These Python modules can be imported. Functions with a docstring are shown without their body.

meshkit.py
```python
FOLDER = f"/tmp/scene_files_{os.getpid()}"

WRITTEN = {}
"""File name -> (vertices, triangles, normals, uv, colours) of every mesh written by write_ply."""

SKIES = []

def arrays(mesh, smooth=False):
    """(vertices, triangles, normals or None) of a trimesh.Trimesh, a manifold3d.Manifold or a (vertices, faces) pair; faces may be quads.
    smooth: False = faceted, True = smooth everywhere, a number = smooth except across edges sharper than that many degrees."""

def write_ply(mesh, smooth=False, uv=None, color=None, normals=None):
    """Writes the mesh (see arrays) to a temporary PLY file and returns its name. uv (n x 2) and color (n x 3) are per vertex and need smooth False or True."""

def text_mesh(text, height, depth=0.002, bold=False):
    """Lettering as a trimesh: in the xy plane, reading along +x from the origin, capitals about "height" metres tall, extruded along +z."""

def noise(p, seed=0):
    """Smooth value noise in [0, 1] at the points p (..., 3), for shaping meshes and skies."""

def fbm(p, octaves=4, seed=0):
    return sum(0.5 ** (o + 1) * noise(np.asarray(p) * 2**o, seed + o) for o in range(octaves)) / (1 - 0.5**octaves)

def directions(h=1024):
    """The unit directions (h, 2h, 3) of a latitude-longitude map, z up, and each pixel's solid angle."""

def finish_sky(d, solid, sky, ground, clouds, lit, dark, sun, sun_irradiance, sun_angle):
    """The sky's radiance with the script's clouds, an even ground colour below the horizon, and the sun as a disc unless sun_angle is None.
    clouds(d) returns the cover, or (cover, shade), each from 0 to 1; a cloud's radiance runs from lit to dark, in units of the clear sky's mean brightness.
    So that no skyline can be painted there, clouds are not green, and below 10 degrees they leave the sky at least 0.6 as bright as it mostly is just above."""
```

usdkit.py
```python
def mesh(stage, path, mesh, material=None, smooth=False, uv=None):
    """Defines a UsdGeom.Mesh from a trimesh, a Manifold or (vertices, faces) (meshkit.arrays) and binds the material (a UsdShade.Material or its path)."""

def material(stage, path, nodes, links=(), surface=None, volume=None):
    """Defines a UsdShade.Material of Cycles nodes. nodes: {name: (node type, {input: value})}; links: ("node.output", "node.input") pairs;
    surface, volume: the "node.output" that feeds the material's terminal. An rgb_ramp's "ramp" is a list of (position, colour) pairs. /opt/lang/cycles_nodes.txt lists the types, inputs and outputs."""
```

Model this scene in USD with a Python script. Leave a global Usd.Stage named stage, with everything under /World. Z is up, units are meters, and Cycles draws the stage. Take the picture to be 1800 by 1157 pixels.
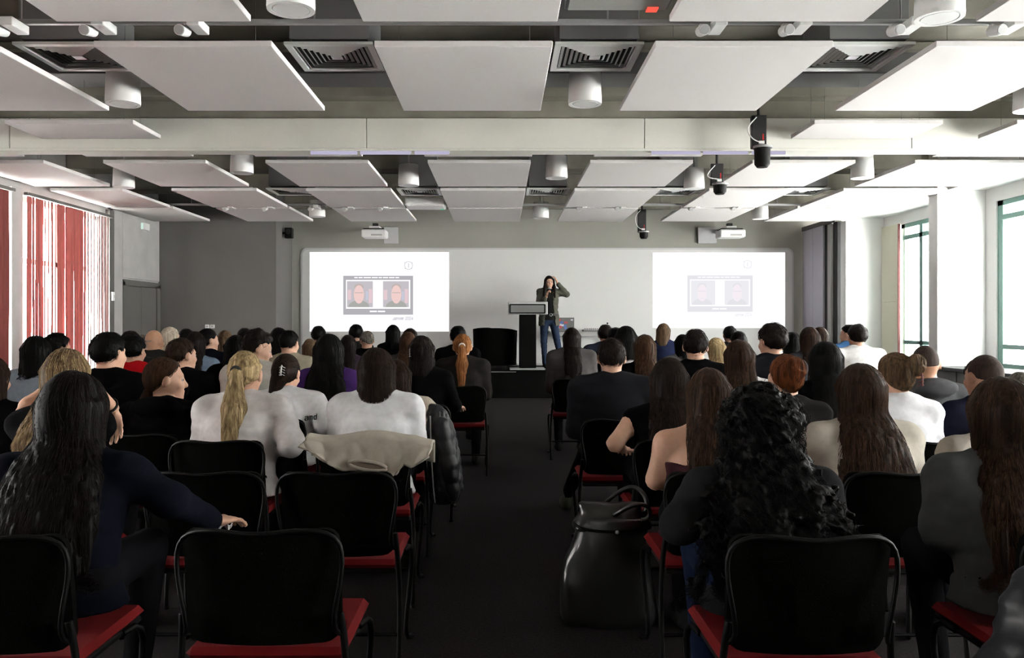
import math
import numpy as np, trimesh, manifold3d
from manifold3d import Manifold, CrossSection
from shapely.geometry import Polygon, box as sbox
import meshkit, usdkit
from pxr import Usd, UsdGeom, UsdLux, UsdShade, Gf, Sdf, Vt

stage = Usd.Stage.CreateInMemory()
UsdGeom.SetStageUpAxis(stage, UsdGeom.Tokens.z)
UsdGeom.SetStageMetersPerUnit(stage, 1.0)
UsdGeom.Xform.Define(stage, '/World')
UsdGeom.Scope.Define(stage, '/World/Looks')

# ------------------------------------------------------------------ camera, sky, exposure
EYE, FPX = 1.36, 1450.0             # camera height (m), focal length in pixels of an 1800 px wide picture
VX, VY = 880.0, 568.0               # where the room's depth lines meet
cam = UsdGeom.Camera.Define(stage, '/World/camera')
cam.CreateHorizontalApertureAttr(36.0)
cam.CreateFocalLengthAttr(36.0 * FPX / 1800.0)
cam.CreateHorizontalApertureOffsetAttr((900.0 - VX) / 1800.0 * 36.0)
cam.CreateVerticalApertureOffsetAttr(-(578.5 - VY) / 1800.0 * 36.0)
cam.CreateFStopAttr(0.0)
cam.CreateClippingRangeAttr(Gf.Vec2f(0.05, 500.0))
cam.CreateExposureAttr(0.0)
cam.AddTranslateOp().Set(Gf.Vec3d(0, 0, EYE))
cam.AddRotateXOp().Set(90.0)
SKY = 11.4
dome = UsdLux.DomeLight.Define(stage, '/World/sky')      # an even white overcast sky
dome.CreateIntensityAttr(SKY)
dome.CreateColorAttr(Gf.Vec3f(1.0, 0.985, 0.945))


def at(px, py, d):                  # picture point at depth d -> metres
    return ((px - VX) * d / FPX, d, EYE + (VY - py) * d / FPX)


# ------------------------------------------------------------------ helpers
USED = {}


def numbered(path):
    n = USED.get(path, 0)
    USED[path] = n + 1
    return path if n == 0 else '%s_%03d' % (path, n)


def tag(p, label=None, cat=None, group=None, kind=None):
    p = p.GetPrim() if hasattr(p, 'GetPrim') else p
    for k, v in (('label', label), ('category', cat), ('group', group), ('kind', kind)):
        if v:
            p.SetCustomDataByKey(k, v)
    return p


def thing(name, label, cat, loc=(0, 0, 0), rotz=0.0, group=None):
    x = UsdGeom.Xform.Define(stage, numbered('/World/' + name))
    x.AddTranslateOp().Set(Gf.Vec3d(*map(float, loc)))
    if rotz:
        x.AddRotateZOp().Set(float(rotz))
    return tag(x, label, cat, group)


def obj(name, mesh, mat, parent=None, smooth=30, label=None, cat=None, group=None, kind=None):
    base = str(parent.GetPath()) if parent is not None else '/World'
    m = usdkit.mesh(stage, numbered(base + '/' + name), mesh, M[mat] if isinstance(mat, str) else mat, smooth)
    return tag(m, label, cat, group, kind)


def struct(name, mesh, mat, parent=None, smooth=False):
    return obj(name, mesh, mat, parent, smooth, kind=None if parent is not None else 'structure')


def cat_(*ms):
    return trimesh.util.concatenate([m for m in ms])


def bx(x0, x1, y0, y1, z0, z1):
    b = trimesh.creation.box((x1 - x0, y1 - y0, z1 - z0))
    b.apply_translation(((x0 + x1) / 2, (y0 + y1) / 2, (z0 + z1) / 2))
    return b


def cb(x0, x1, y0, y1, z0, z1, c=0.004):
    """a box with chamfered edges"""
    pts = []
    lo, hi = np.array([x0, y0, z0]), np.array([x1, y1, z1])
    for i in (0, 1):
        for j in (0, 1):
            for k in (0, 1):
                p = np.array([(x0, x1)[i], (y0, y1)[j], (z0, z1)[k]], float)
                s = np.array([1 - 2 * i, 1 - 2 * j, 1 - 2 * k]) * c
                for a in range(3):
                    q = p + s
                    q[a] = p[a]
                    pts.append(q)
    return trimesh.convex.convex_hull(np.array(pts))


def mft(m):
    a = m.to_mesh()
    return trimesh.Trimesh(np.asarray(a.vert_properties)[:, :3], np.asarray(a.tri_verts), process=False)


def lathe(profile, n=24, loc=(0, 0, 0)):
    m = trimesh.creation.revolve(np.array(profile, float), sections=n)
    m.apply_translation(loc)
    return m


def cyl(p, q, r, n=12):
    return trimesh.creation.cylinder(radius=r, segment=(p, q), sections=n)


def tube(pts, r, n=8):
    pts = np.asarray(pts, float)
    t = np.gradient(pts, axis=0)
    t /= np.linalg.norm(t, axis=1, keepdims=True) + 1e-12
    up = np.array([0, 0, 1.0]) if abs(t[0][2]) < 0.9 else np.array([1.0, 0, 0])
    rings, a = [], up
    for k in range(len(pts)):
        a = a - t[k] * a.dot(t[k])
        a /= np.linalg.norm(a) + 1e-12
        b = np.cross(t[k], a)
        th = np.linspace(0, 2 * np.pi, n, endpoint=False)
        rr = r[k] if np.ndim(r) else r
        rings.append(pts[k] + rr * (np.cos(th)[:, None] * a + np.sin(th)[:, None] * b))
    v = np.vstack(rings + [pts[:1], pts[-1:]])
    f, N = [], len(pts)
    for k in range(N - 1):
        for i in range(n):
            j = (i + 1) % n
            f += [[k * n + i, k * n + j, (k + 1) * n + j], [k * n + i, (k + 1) * n + j, (k + 1) * n + i]]
    for i in range(n):
        j = (i + 1) % n
        f += [[N * n, j, i], [N * n + 1, (N - 1) * n + i, (N - 1) * n + j]]
    return trimesh.Trimesh(v, f, process=False)


def bez(pts, n=12):
    """smooth curve through the points"""
    from scipy.interpolate import CubicSpline
    pts = np.asarray(pts, float)
    s = np.r_[0, np.cumsum(np.linalg.norm(np.diff(pts, axis=0), axis=1))]
    return CubicSpline(s, pts)(np.linspace(0, s[-1], n))


def rrect(w, h, r, n=6):
    return sbox(-w / 2 + r, -h / 2 + r, w / 2 - r, h / 2 - r).buffer(r, quad_segs=n)


def plate(poly, y0, y1, xc, zc):
    """an upright plate (polygon in x, z) from depth y0 to y1"""
    m = trimesh.creation.extrude_polygon(poly, y1 - y0, engine='earcut')
    v = m.vertices.copy()
    m = trimesh.Trimesh(np.c_[v[:, 0] + xc, y1 - v[:, 2], v[:, 1] + zc], m.faces, process=False)
    m.fix_normals()
    return m


def rot(m, ang, axis, point=(0, 0, 0)):
    m = m.copy()
    m.apply_transform(trimesh.transformations.rotation_matrix(ang, axis, point))
    return m


def moved(m, d):
    m = m.copy()
    m.apply_translation(d)
    return m


# ------------------------------------------------------------------ materials
M = {}


def mat(name, color, rough=0.6, spec=0.5, noise=None, bump=None, metal=0.0, sheen=0.0, emit=None, stretch=(1, 1, 1), streak=None, coat=0.0):
    """noise = (scale, amount): tone varies; bump = (scale, strength, distance)"""
    nodes = {'p': ('principled_bsdf', {'base_color': tuple(color), 'roughness': rough, 'specular_ior_level': spec, 'metallic': metal, 'sheen_weight': sheen, 'coat_weight': coat})}
    links = []
    if emit:
        nodes['p'][1].update({'emission_color': tuple(emit[0]), 'emission_strength': emit[1]})
    if noise or bump:
        nodes['tc'] = ('texture_coordinate', {})
        nodes['mp'] = ('mapping', {'scale': tuple(stretch)})
        links.append(('tc.object', 'mp.vector'))
    if noise:
        c = np.array(color)
        lo, hi = np.clip(c * (1 - noise[1]), 0, 1), np.clip(c * (1 + noise[1]), 0, 1)
        nodes['n'] = ('noise_texture', {'scale': noise[0], 'detail': 4.0})
        nodes['r'] = ('rgb_ramp', {'ramp': [(0.3, tuple(lo)), (0.7, tuple(hi))]})
        links += [('mp.vector', 'n.vector'), ('n.fac', 'r.fac'), ('r.color', 'p.base_color')]
    if bump:
        nodes['bn'] = ('noise_texture', {'scale': bump[0], 'detail': 3.0})
        nodes['b'] = ('bump', {'strength': bump[1], 'distance': bump[2]})
        links += [('mp.vector', 'bn.vector'), ('bn.fac', 'b.height'), ('b.normal', 'p.normal')]
    M[name] = usdkit.material(stage, '/World/Looks/' + name, nodes, links, surface='p.BSDF')
    return M[name]


def glow(name, color, strength):
    M[name] = usdkit.material(stage, '/World/Looks/' + name, {'e': ('emission', {'color': tuple(color), 'strength': strength})}, [], surface='e.emission')


mat('paint_grey', (0.145, 0.14, 0.132), 0.8, 0.25, noise=(1.2, 0.06))
mat('paint_back', (0.34, 0.335, 0.30), 0.8, 0.25, noise=(1.2, 0.05))
mat('paint_white', (0.86, 0.86, 0.85), 0.75, 0.3, noise=(2.0, 0.03))
mat('beam_white', (0.74, 0.735, 0.67), 0.7, 0.3, noise=(1.5, 0.04))
mat('board_white', (0.70, 0.70, 0.69), 0.45, 0.3)
mat('board_rim', (0.55, 0.55, 0.56), 0.5, 0.4)
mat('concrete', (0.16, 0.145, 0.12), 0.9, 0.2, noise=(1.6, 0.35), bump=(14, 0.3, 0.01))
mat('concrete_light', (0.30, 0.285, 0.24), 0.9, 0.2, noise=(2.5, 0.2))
mat('duct_grey', (0.20, 0.20, 0.20), 0.5, 0.4)
mat('carpet', (0.0165, 0.0135, 0.014), 0.95, 0.1, noise=(90, 0.5), bump=(260, 0.6, 0.006))
mat('panel_white', (0.74, 0.715, 0.705), 0.85, 0.2, noise=(260, 0.035), bump=(420, 0.15, 0.002))
mat('panel_edge', (0.85, 0.84, 0.82), 0.8, 0.2)
mat('white_metal', (0.78, 0.78, 0.77), 0.4, 0.4)
mat('white_plastic', (0.80, 0.80, 0.79), 0.45, 0.4)
mat('grey_metal', (0.42, 0.42, 0.42), 0.4, 0.5, metal=0.3)
mat('steel', (0.55, 0.55, 0.55), 0.28, 0.5, metal=0.9)
mat('vent_dark', (0.03, 0.03, 0.03), 0.8, 0.2)
mat('black_metal', (0.012, 0.012, 0.012), 0.45, 0.4)
mat('black_tube', (0.0025, 0.0025, 0.0025), 0.5, 0.12)
mat('black_plastic', (0.005, 0.005, 0.005), 0.6, 0.15)
mat('black_fabric', (0.0022, 0.0022, 0.002), 0.9, 0.03, bump=(380, 0.3, 0.002))
mat('red_fabric', (0.14, 0.003, 0.004), 0.8, 0.2, bump=(300, 0.3, 0.002))
mat('stage_black', (0.003, 0.003, 0.003), 0.8, 0.04)
mat('lectern_grey', (0.42, 0.42, 0.41), 0.45, 0.4)
mat('lectern_front', (0.16, 0.16, 0.155), 0.35, 0.5)
mat('teal_frame', (0.10, 0.20, 0.17), 0.45, 0.4)
mat('window_white', (0.75, 0.76, 0.75), 0.5, 0.4)
mat('shutter_cream', (0.80, 0.79, 0.64), 0.7, 0.3)
mat('door_grey', (0.12, 0.116, 0.108), 0.6, 0.3)
mat('door_lavender', (0.56, 0.55, 0.62), 0.5, 0.4)
mat('ledge_dark', (0.05, 0.052, 0.055), 0.5, 0.4)
mat('radiator_grey', (0.16, 0.165, 0.16), 0.6, 0.3)
mat('column_left', (0.42, 0.41, 0.40), 0.8, 0.3, noise=(3, 0.08))
mat('table_grey', (0.40, 0.40, 0.38), 0.5, 0.4)
mat('strip_brown', (0.10, 0.03, 0.03), 0.6, 0.2)
mat('eye_white', (0.42, 0.38, 0.36), 0.4, 0.4)
mat('paper_white', (0.85, 0.85, 0.86), 0.7, 0.2)
mat('leather_black', (0.007, 0.007, 0.007), 0.30, 0.6, bump=(60, 0.10, 0.003), coat=0.4)
mat('red_print', (0.45, 0.02, 0.02), 0.6, 0.2)
glow('exit_green', (0.75, 1.0, 0.88), 0.9)
glow('red_led', (1.0, 0.12, 0.08), 1.0)
glow('green_led', (0.2, 0.9, 0.6), 0.8)
glow('screen_glow_strip', (0.80, 0.76, 1.0), 0.62)  # weak glow standing in for screen light reflected under the beam
# what the projectors throw on the board: pictures made of light
glow('slide_white', (1.0, 0.985, 1.0), 1.15)
glow('slide_pale', (0.98, 0.975, 1.0), 1.08)
glow('slide_frame', (0.46, 0.45, 0.48), 1.0)
glow('slide_ink', (0.36, 0.36, 0.42), 1.0)
glow('slide_logo', (0.66, 0.66, 0.70), 1.0)
glow('slide_photo', (0.56, 0.53, 0.57), 1.0)
glow('slide_photo_blue', (0.58, 0.60, 0.70), 1.0)
glow('slide_photo_pink', (0.78, 0.60, 0.64), 1.0)
glow('slide_skin', (0.88, 0.63, 0.60), 1.0)
glow('slide_hair', (0.55, 0.47, 0.45), 1.0)
glow('slide_shirt', (0.42, 0.42, 0.40), 1.0)
glow('faint_frame', (0.80, 0.79, 0.83), 1.0)
glow('faint_photo', (0.85, 0.85, 0.89), 1.0)
glow('faint_skin', (0.93, 0.86, 0.90), 1.0)
glow('faint_shirt', (0.79, 0.79, 0.82), 1.0)
M['pane'] = usdkit.material(stage, '/World/Looks/pane', {'t': ('transparent_bsdf', {'color': (0.97, 0.98, 0.98)}), 'g': ('glossy_bsdf', {'roughness': 0.02, 'color': (0.9, 0.9, 0.9)}), 'm': ('mix_closure', {'fac': 0.05})},
                            [('t.BSDF', 'm.closure1'), ('g.BSDF', 'm.closure2')], surface='m.closure')


def cloth_thin(name, color, trans):
    M[name] = usdkit.material(stage, '/World/Looks/' + name, {'d': ('diffuse_bsdf', {'color': tuple(color)}), 't': ('translucent_bsdf', {'color': tuple(trans)}), 'm': ('mix_closure', {'fac': 0.45})},
                              [('d.BSDF', 'm.closure1'), ('t.BSDF', 'm.closure2')], surface='m.closure')


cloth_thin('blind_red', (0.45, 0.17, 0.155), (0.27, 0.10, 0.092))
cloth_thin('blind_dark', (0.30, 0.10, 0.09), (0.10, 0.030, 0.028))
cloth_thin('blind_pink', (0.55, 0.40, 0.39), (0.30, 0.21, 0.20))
# ------------------------------------------------------------------ the room
XL, XR, XW = -6.4, 6.3, 7.0          # left wall, inner face of right columns, right window plane
YB, YN, ZS = 16.6, -3.0, 3.95        # back wall, wall behind the camera, slab
ZT = 3.08                            # window heads
struct('floor', bx(XL - .3, XW + .3, YN - .2, YB + .3, -0.2, 0), 'carpet')
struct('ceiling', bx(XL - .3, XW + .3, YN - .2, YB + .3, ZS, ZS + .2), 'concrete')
struct('wall_back', bx(-4.2, 6.6, YB, YB + .2, 0, ZS), 'paint_back')
struct('wall_back_left', bx(XL - .3, -4.2, 15.43, YB + .2, 0, ZS), 'paint_grey')
struct('wall_behind', bx(XL - .3, XW + .3, YN - .2, YN, 0, ZS), 'paint_white')
wl = []
LW = [(1.2, 3.9), (5.0, 7.0), (8.2, 10.68), (10.96, 13.35)]     # left wall openings (from, to); the nearest is unseen, added for fill light
edges = [YN] + [e for w in LW for e in w] + [15.43]
for a, b in zip(edges[::2], edges[1::2]):
    wl.append(bx(XL - .3, XL, a, b, 0, ZS))
for a, b in LW:
    wl.append(bx(XL - .3, XL, a, b, ZT, ZS))
struct('wall_left', cat_(*wl), 'column_left')
struct('trim', cb(XL, XL + .06, 10.70, 10.95, 0, 3.14), 'column_left')                 # pilaster left of the red blinds
struct('trim', cb(XL, XL + .07, 13.36, 13.52, 0, 3.2), 'door_grey')
struct('trim', cb(XL, XL + .05, 13.52, 13.86, 0, 3.3), 'column_left')
# left door with its overpanel
dr = UsdGeom.Xform.Define(stage, numbered('/World/door_1'))
tag(dr, kind='structure')
struct('door_frame', cat_(bx(XL, XL + .05, 13.88, 13.96, 0, 2.06), bx(XL, XL + .05, 15.26, 15.40, 0, 2.06), bx(XL, XL + .05, 13.88, 15.40, 2.0, 2.10)), 'door_grey', dr)
struct('door_leaf', cb(XL, XL + .03, 13.97, 14.62, 0.01, 1.995), 'door_grey', dr)
struct('door_leaf', cb(XL, XL + .03, 14.63, 15.25, 0.01, 1.995), 'door_grey', dr)
struct('overpanel', cb(XL, XL + .03, 13.92, 15.40, 2.13, 3.5), 'column_left', dr)
struct('door_handle', cat_(cyl((XL + .03, 14.55, 1.02), (XL + .09, 14.55, 1.02), .01), cyl((XL + .09, 14.55, 1.02), (XL + .09, 14.42, 1.02), .01)), 'steel', dr)

# right wall: columns, lintel, low wall with ledge, windows
YC = [15.06, 11.9, 8.7, 5.5, 2.3, -0.9]
YD = [15.45, 12.15, 8.95, 5.75, 2.55, -0.65]
WIN_FROM = 4.6                        # unseen windows nearer than this were opened to add fill light
low, up, cols = [], [], []
struct('wall_right', cat_(bx(XW, XW + .3, YN, YC[5], 0, ZS), bx(XW, XW + .3, 14.95, YB, 0, ZS), bx(XW, XW + .3, YC[5], 14.95, 0, .73), bx(XW, XW + .3, YC[5], 14.95, ZT, ZS),
                          *[bx(XW, XW + .3, a - .25, b + .1, .73, ZT) for a, b in zip(YC[1:6], YD[1:6])]), 'paint_white')
for k in range(6):
    struct('column', cb(XR, XW, YC[k], YD[k], 0 if k != 1 else .735, ZS, .006), 'paint_white')
struct('beam', cb(XR + .15, XW, YN, 15.05, 3.28, ZS, .004), 'paint_white')
struct('trim', cb(XR - .02, XW, YN + .02, 14.6, .685, .735, .004), 'ledge_dark')                  # ledge over the heaters
cab = UsdGeom.Xform.Define(stage, numbered('/World/wall_right_cabinet'))
tag(cab, kind='structure')
yy = YN + .05
while yy < 14.4:
    struct('panel', cb(XR + .02, XR + .06, yy, min(yy + .78, 14.58), .05, .68, .004), 'radiator_grey', cab)
    yy += .80
# right windows
wn = 0
for y0, y1 in ((YD[1] + .1, 14.45), (YD[2] + .1, YC[1] - .25), (YD[3] + .1, YC[2] - .25), (YD[4] + .1, YC[3] - .25), (YD[5] + .1, YC[4] - .25)):
    wn += 1
    w = UsdGeom.Xform.Define(stage, numbered('/World/window_%d' % wn))
    tag(w, kind='structure')
    X0, X1 = XW + .02, XW + .09
    struct('frame', cat_(bx(X0, X1, y0, y0 + .05, .73, ZT), bx(X0, X1, y1 - .12, y1, .73, ZT), bx(X0, X1, y0, y1, ZT - .07, ZT), bx(X0, X1, y0, y1, .73, .79)), 'teal_frame', w)
    struct('transom', bx(X0 - .03, X1, y0 + .05, y1 - .12, 2.80, 2.87), 'teal_frame', w)
    struct('transom', bx(X0 - .03, X1, y0 + .05, y1 - .12, 1.0, 1.06), 'teal_frame', w)
    ym = (y0 + y1) / 2 if wn > 1 else 13.72
    struct('mullion', bx(X0 - .03, X1, ym - .05, ym + .05, .79, ZT - .07), 'teal_frame', w)
    for a, b in ((y0 + .05, ym - .05), (ym + .05, y1 - .12)):
        for c, d in ((.79, 1.0), (1.06, 2.80), (2.87, ZT - .07)):
            struct('pane', bx(X0 + .02, X0 + .026, a, b, c, d), 'pane', w)
# left windows
for k, (y0, y1) in enumerate(LW):
    wn += 1
    w = UsdGeom.Xform.Define(stage, numbered('/World/window_%d' % wn))
    tag(w, kind='structure')
    X0, X1 = XL - .2, XL - .13
    struct('frame', cat_(bx(X0, X1, y0, y0 + .06, 0, ZT), bx(X0, X1, y1 - .06, y1, 0, ZT), bx(X0, X1, y0, y1, ZT - .06, ZT), bx(X0, X1, y0, y1, 0, .08)), 'window_white', w)
    ym = (y0 + y1) / 2
    struct('mullion', bx(X0, X1, ym - .04, ym + .04, .08, ZT - .06), 'window_white', w)
    struct('transom', bx(X0, X1, y0 + .06, y1 - .06, 2.18, 2.25), 'window_white', w)
    for a, b in ((y0 + .06, ym - .04), (ym + .04, y1 - .06)):
        for c, d in ((.08, 2.18), (2.25, ZT - .06)):
            struct('pane', bx(X0 + .03, X0 + .036, a, b, c, d), 'pane', w)

# end of the room on the right: folding partition and its post, shutter in front of the last window
t = thing('folding_partition', 'lavender grey folding partition closing the stage side at right', 'partition', (6.07, 15.5, 0))
obj('leaf', cb(0, .05, .03, .55, .01, 3.20, .004), 'door_lavender', t)
obj('leaf', cb(0, .05, .56, 1.08, .01, 3.20, .004), 'door_lavender', t)
obj('slot', cb(.03, .09, -.20, .03, .01, 3.2, .004), 'vent_dark', t)
obj('post', cb(-.01, .06, -.36, -.20, .01, 3.18, .004), 'table_grey', t)
obj('slot', cb(.03, .09, -.56, -.36, .01, 3.2, .004), 'vent_dark', t)
obj('head_rail', cb(-.02, .10, -.56, 1.08, 3.20, 3.28, .004), 'door_grey', t)
t = thing('wall_panel', 'narrow cream panel standing beside the white column at far right', 'panel', (XW - .06, 14.42, .735))
obj('panel', cb(0, .05, 0, .6, 0, 1.00, .001), 'shutter_cream', t)
obj('panel', cb(0, .05, 0, .6, 1.002, 2.36, .001), 'shutter_cream', t)
obj('edge_strip', cb(.0, .03, -.025, -.005, 0, 2.36, .003), 'strip_brown', t)

# ------------------------------------------------------------------ whiteboard wall
t = thing('whiteboard', 'very wide white board with rounded corners along the back wall', 'board', (0, YB, 0))
S = YB / FPX
bw = lambda px: (px - VX) * S
bzz = lambda py: EYE + (VY - py) * S
x0, x1, z0, z1 = bw(529), bw(1394), .52, bzz(436)
obj('rim', plate(rrect(x1 - x0, z1 - z0, .14), -.03, -.002, (x0 + x1) / 2, (z0 + z1) / 2), 'board_rim', t)
obj('panel', plate(rrect(x1 - x0 - .07, z1 - z0 - .07, .12), -.036, -.029, (x0 + x1) / 2, (z0 + z1) / 2), 'board_white', t)


def rect(px0, px1, py0, py1, k, m, name, parent, label=None):
    a, b, c, d = bw(px0), bw(px1), bzz(py1), bzz(py0)
    return obj(name, bx(a, b, -.038 - .0012 * (k + 1), -.037 - .0012 * k, c, d), m, parent, False, label=label)


def blob(cx, cy, rx, ry, k, m, name, parent, label=None):
    th = np.linspace(0, 2 * np.pi, 24, endpoint=False)
    p = Polygon(np.c_[np.cos(th) * rx * S, np.sin(th) * ry * S])
    return obj(name, plate(p, -.038 - .0012 * (k + 1), -.037 - .0012 * k, bw(cx), bzz(cy)), m, parent, False, label=label)


def word_bars(px0, px1, py, h, k, m, parent, name, seed, n):
    """a line of lettering too small to read in the photograph: one bar per word"""
    r = np.random.default_rng(seed)
    w = r.uniform(.5, 1.5, n)
    w = w / w.sum() * (px1 - px0 - (n - 1) * 1.6)
    x, ms = px0, []
    for q in w:
        ms.append(bx(bw(x), bw(x + q), -.038 - .0012 * (k + 1), -.037 - .0012 * k, bzz(py + h / 2), bzz(py - h / 2)))
        x += q + 1.6
    obj(name, cat_(*ms), m, parent, False)


def slide(x0, x1, y0, y1, label, full):
    t = thing('projected_slide', label, 'projected slide', (0, YB, 0))
    rect(x0, x1, y0, y1, 0, 'slide_white' if full else 'slide_pale', 'light_field', t)
    if full:
        fr, ph, sk, sh, hr, pk, bl, ink, lg = 'slide_frame', 'slide_photo', 'slide_skin', 'slide_shirt', 'slide_hair', 'slide_photo_pink', 'slide_photo_blue', 'slide_ink', 'slide_logo'
        fx0, fx1, fy0, fy1 = 604, 726.5, 485, 553.5
    else:
        fr, ph, sk, sh, hr, pk, bl, ink, lg = 'faint_frame', 'faint_photo', 'faint_skin', 'faint_shirt', 'faint_frame', 'faint_photo', 'faint_photo', 'faint_frame', 'faint_photo'
        fx0, fx1, fy0, fy1 = 1207.5, 1322, 484.5, 548.5
    u = lambda q: fx0 + q * (fx1 - fx0)
    v = lambda q: fy0 + q * (fy1 - fy0)
    rect(fx0, fx1, fy0, fy1, 1, fr, 'picture_frame', t)
    rect(u(.038), u(.960), v(.105), v(.845), 2, 'slide_white' if full else 'slide_pale', 'picture_mount', t)
    for a in (.055, .57):
        b = a + .37
        c = (a + b) / 2 - (.015 if a < .3 else -.005)
        rect(u(a), u(b), v(.14), v(.805), 3, ph, 'portrait', t)
        rect(u(a + .01), u(a + .06), v(.36), v(.62), 4, pk, 'portrait_backdrop', t)
        rect(u(b - .06), u(b - .01), v(.34), v(.7), 4, pk, 'portrait_backdrop', t)
        rect(u(b - .10), u(b - .07), v(.40), v(.62), 4, bl, 'portrait_backdrop', t)
        blob(u(c), v(.80), .150 * (fx1 - fx0), .17 * (fy1 - fy0), 4, sh, 'portrait_shirt', t)
        rect(u(a), u(b), v(.805), v(.845), 6, 'slide_white' if full else 'slide_pale', 'picture_mount', t)
        rect(u(a), u(b), v(.845), v(.985), 7, fr, 'picture_frame', t)
        blob(u(c), v(.29), .068 * (fx1 - fx0), .085 * (fy1 - fy0), 5, hr, 'portrait_hair', t)
        blob(u(c), v(.48), .072 * (fx1 - fx0), .235 * (fy1 - fy0), 6, sk, 'portrait_face', t)
        rect(u(c - .06), u(c + .06), v(.425), v(.445), 7, hr, 'portrait_glasses', t)
        rect(u(c - .03), u(c + .03), v(.62), v(.635), 7, pk, 'portrait_mouth', t)
    word_bars(u(.16), u(.80), v(.05), 1.9, 8, 'slide_white' if full else 'slide_pale', t, 'caption', 3, 8)
    word_bars(u(.38), u(.60), v(.915), 2.4, 8, 'slide_white' if full else 'slide_pale', t, 'caption', 5, 2)
    # date under the picture
    tx = meshkit.text_mesh('Janvier 2024', 5.6 * S, .0012, bold=True)
    tv = tx.vertices
    wx = tv[:, 0].max()
    k = (36 if full else 30) * S / wx
    tm = trimesh.Trimesh(np.c_[(tv[:, 0] * k + tv[:, 1] * .2) + bw(690 if full else 1290), -.0385 - tv[:, 2], tv[:, 1] + bzz(562.5 if full else 556)], tx.faces, process=False)
    tm.fix_normals()
    obj('date', tm, ink, t, False)
    # round emblem top right
    cx, cy = (718.5, 467) if full else (1313, 465)
    th = np.linspace(0, 2 * np.pi, 28, endpoint=False)
    ring = Polygon(np.c_[np.cos(th), np.sin(th)] * 7.6 * S).difference(Polygon(np.c_[np.cos(th), np.sin(th)] * 6.2 * S))
    marks = [sbox(-.8 * S, -4 * S, .8 * S, 4 * S)] + [sbox(np.cos(a) * 8 * S - .9 * S, np.sin(a) * 8 * S - .9 * S, np.cos(a) * 8 * S + .9 * S, np.sin(a) * 8 * S + .9 * S) for a in (0.6, 2.5, 3.9, 5.5)]
    ms = [plate(q, -.0395, -.0383, bw(cx), bzz(cy)) for q in [ring] + marks]
    obj('emblem', cat_(*ms), lg, t, False)
    return t


slide(545, 789.5, 443.5, 583, 'bright projected slide with two framed portraits at the left end of the whiteboard', True)
slide(1146.5, 1379, 444, 577, 'washed out projected slide with faint portraits at the right end of the whiteboard', False)
obj('board_label', bx(bw(573), bw(590), -.042, -.037, bzz(589), bzz(586)), 'paper_white', None, False, label='small white label strip under the left slide on the whiteboard', cat='label')
stage.GetPrimAtPath('/World/board_label').GetAttribute('points')
UsdGeom.Xformable(stage.GetPrimAtPath('/World/board_label')).AddTranslateOp().Set(Gf.Vec3d(0, YB, 0))

# ------------------------------------------------------------------ stage
t = thing('podium_platform', 'low black stage platform in front of the whiteboard', 'stage', (0, 14.94, 0))
ZST = .505
pl = []
for k in range(8):
    a, b = -4.15 + k * 1.28, -4.15 + (k + 1) * 1.28 - .006
    obj('front_panel', cb(a, b, 0, .02, .0, ZST - .045, .003), 'stage_black', t)
obj('deck', cb(-4.19, 6.05, -.015, 1.63, ZST - .045, ZST, .004), 'stage_black', t)
obj('edge_trim', bx(-.42, .28, -.02, -.015, ZST - .035, ZST - .025), 'grey_metal', t, False)

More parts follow.
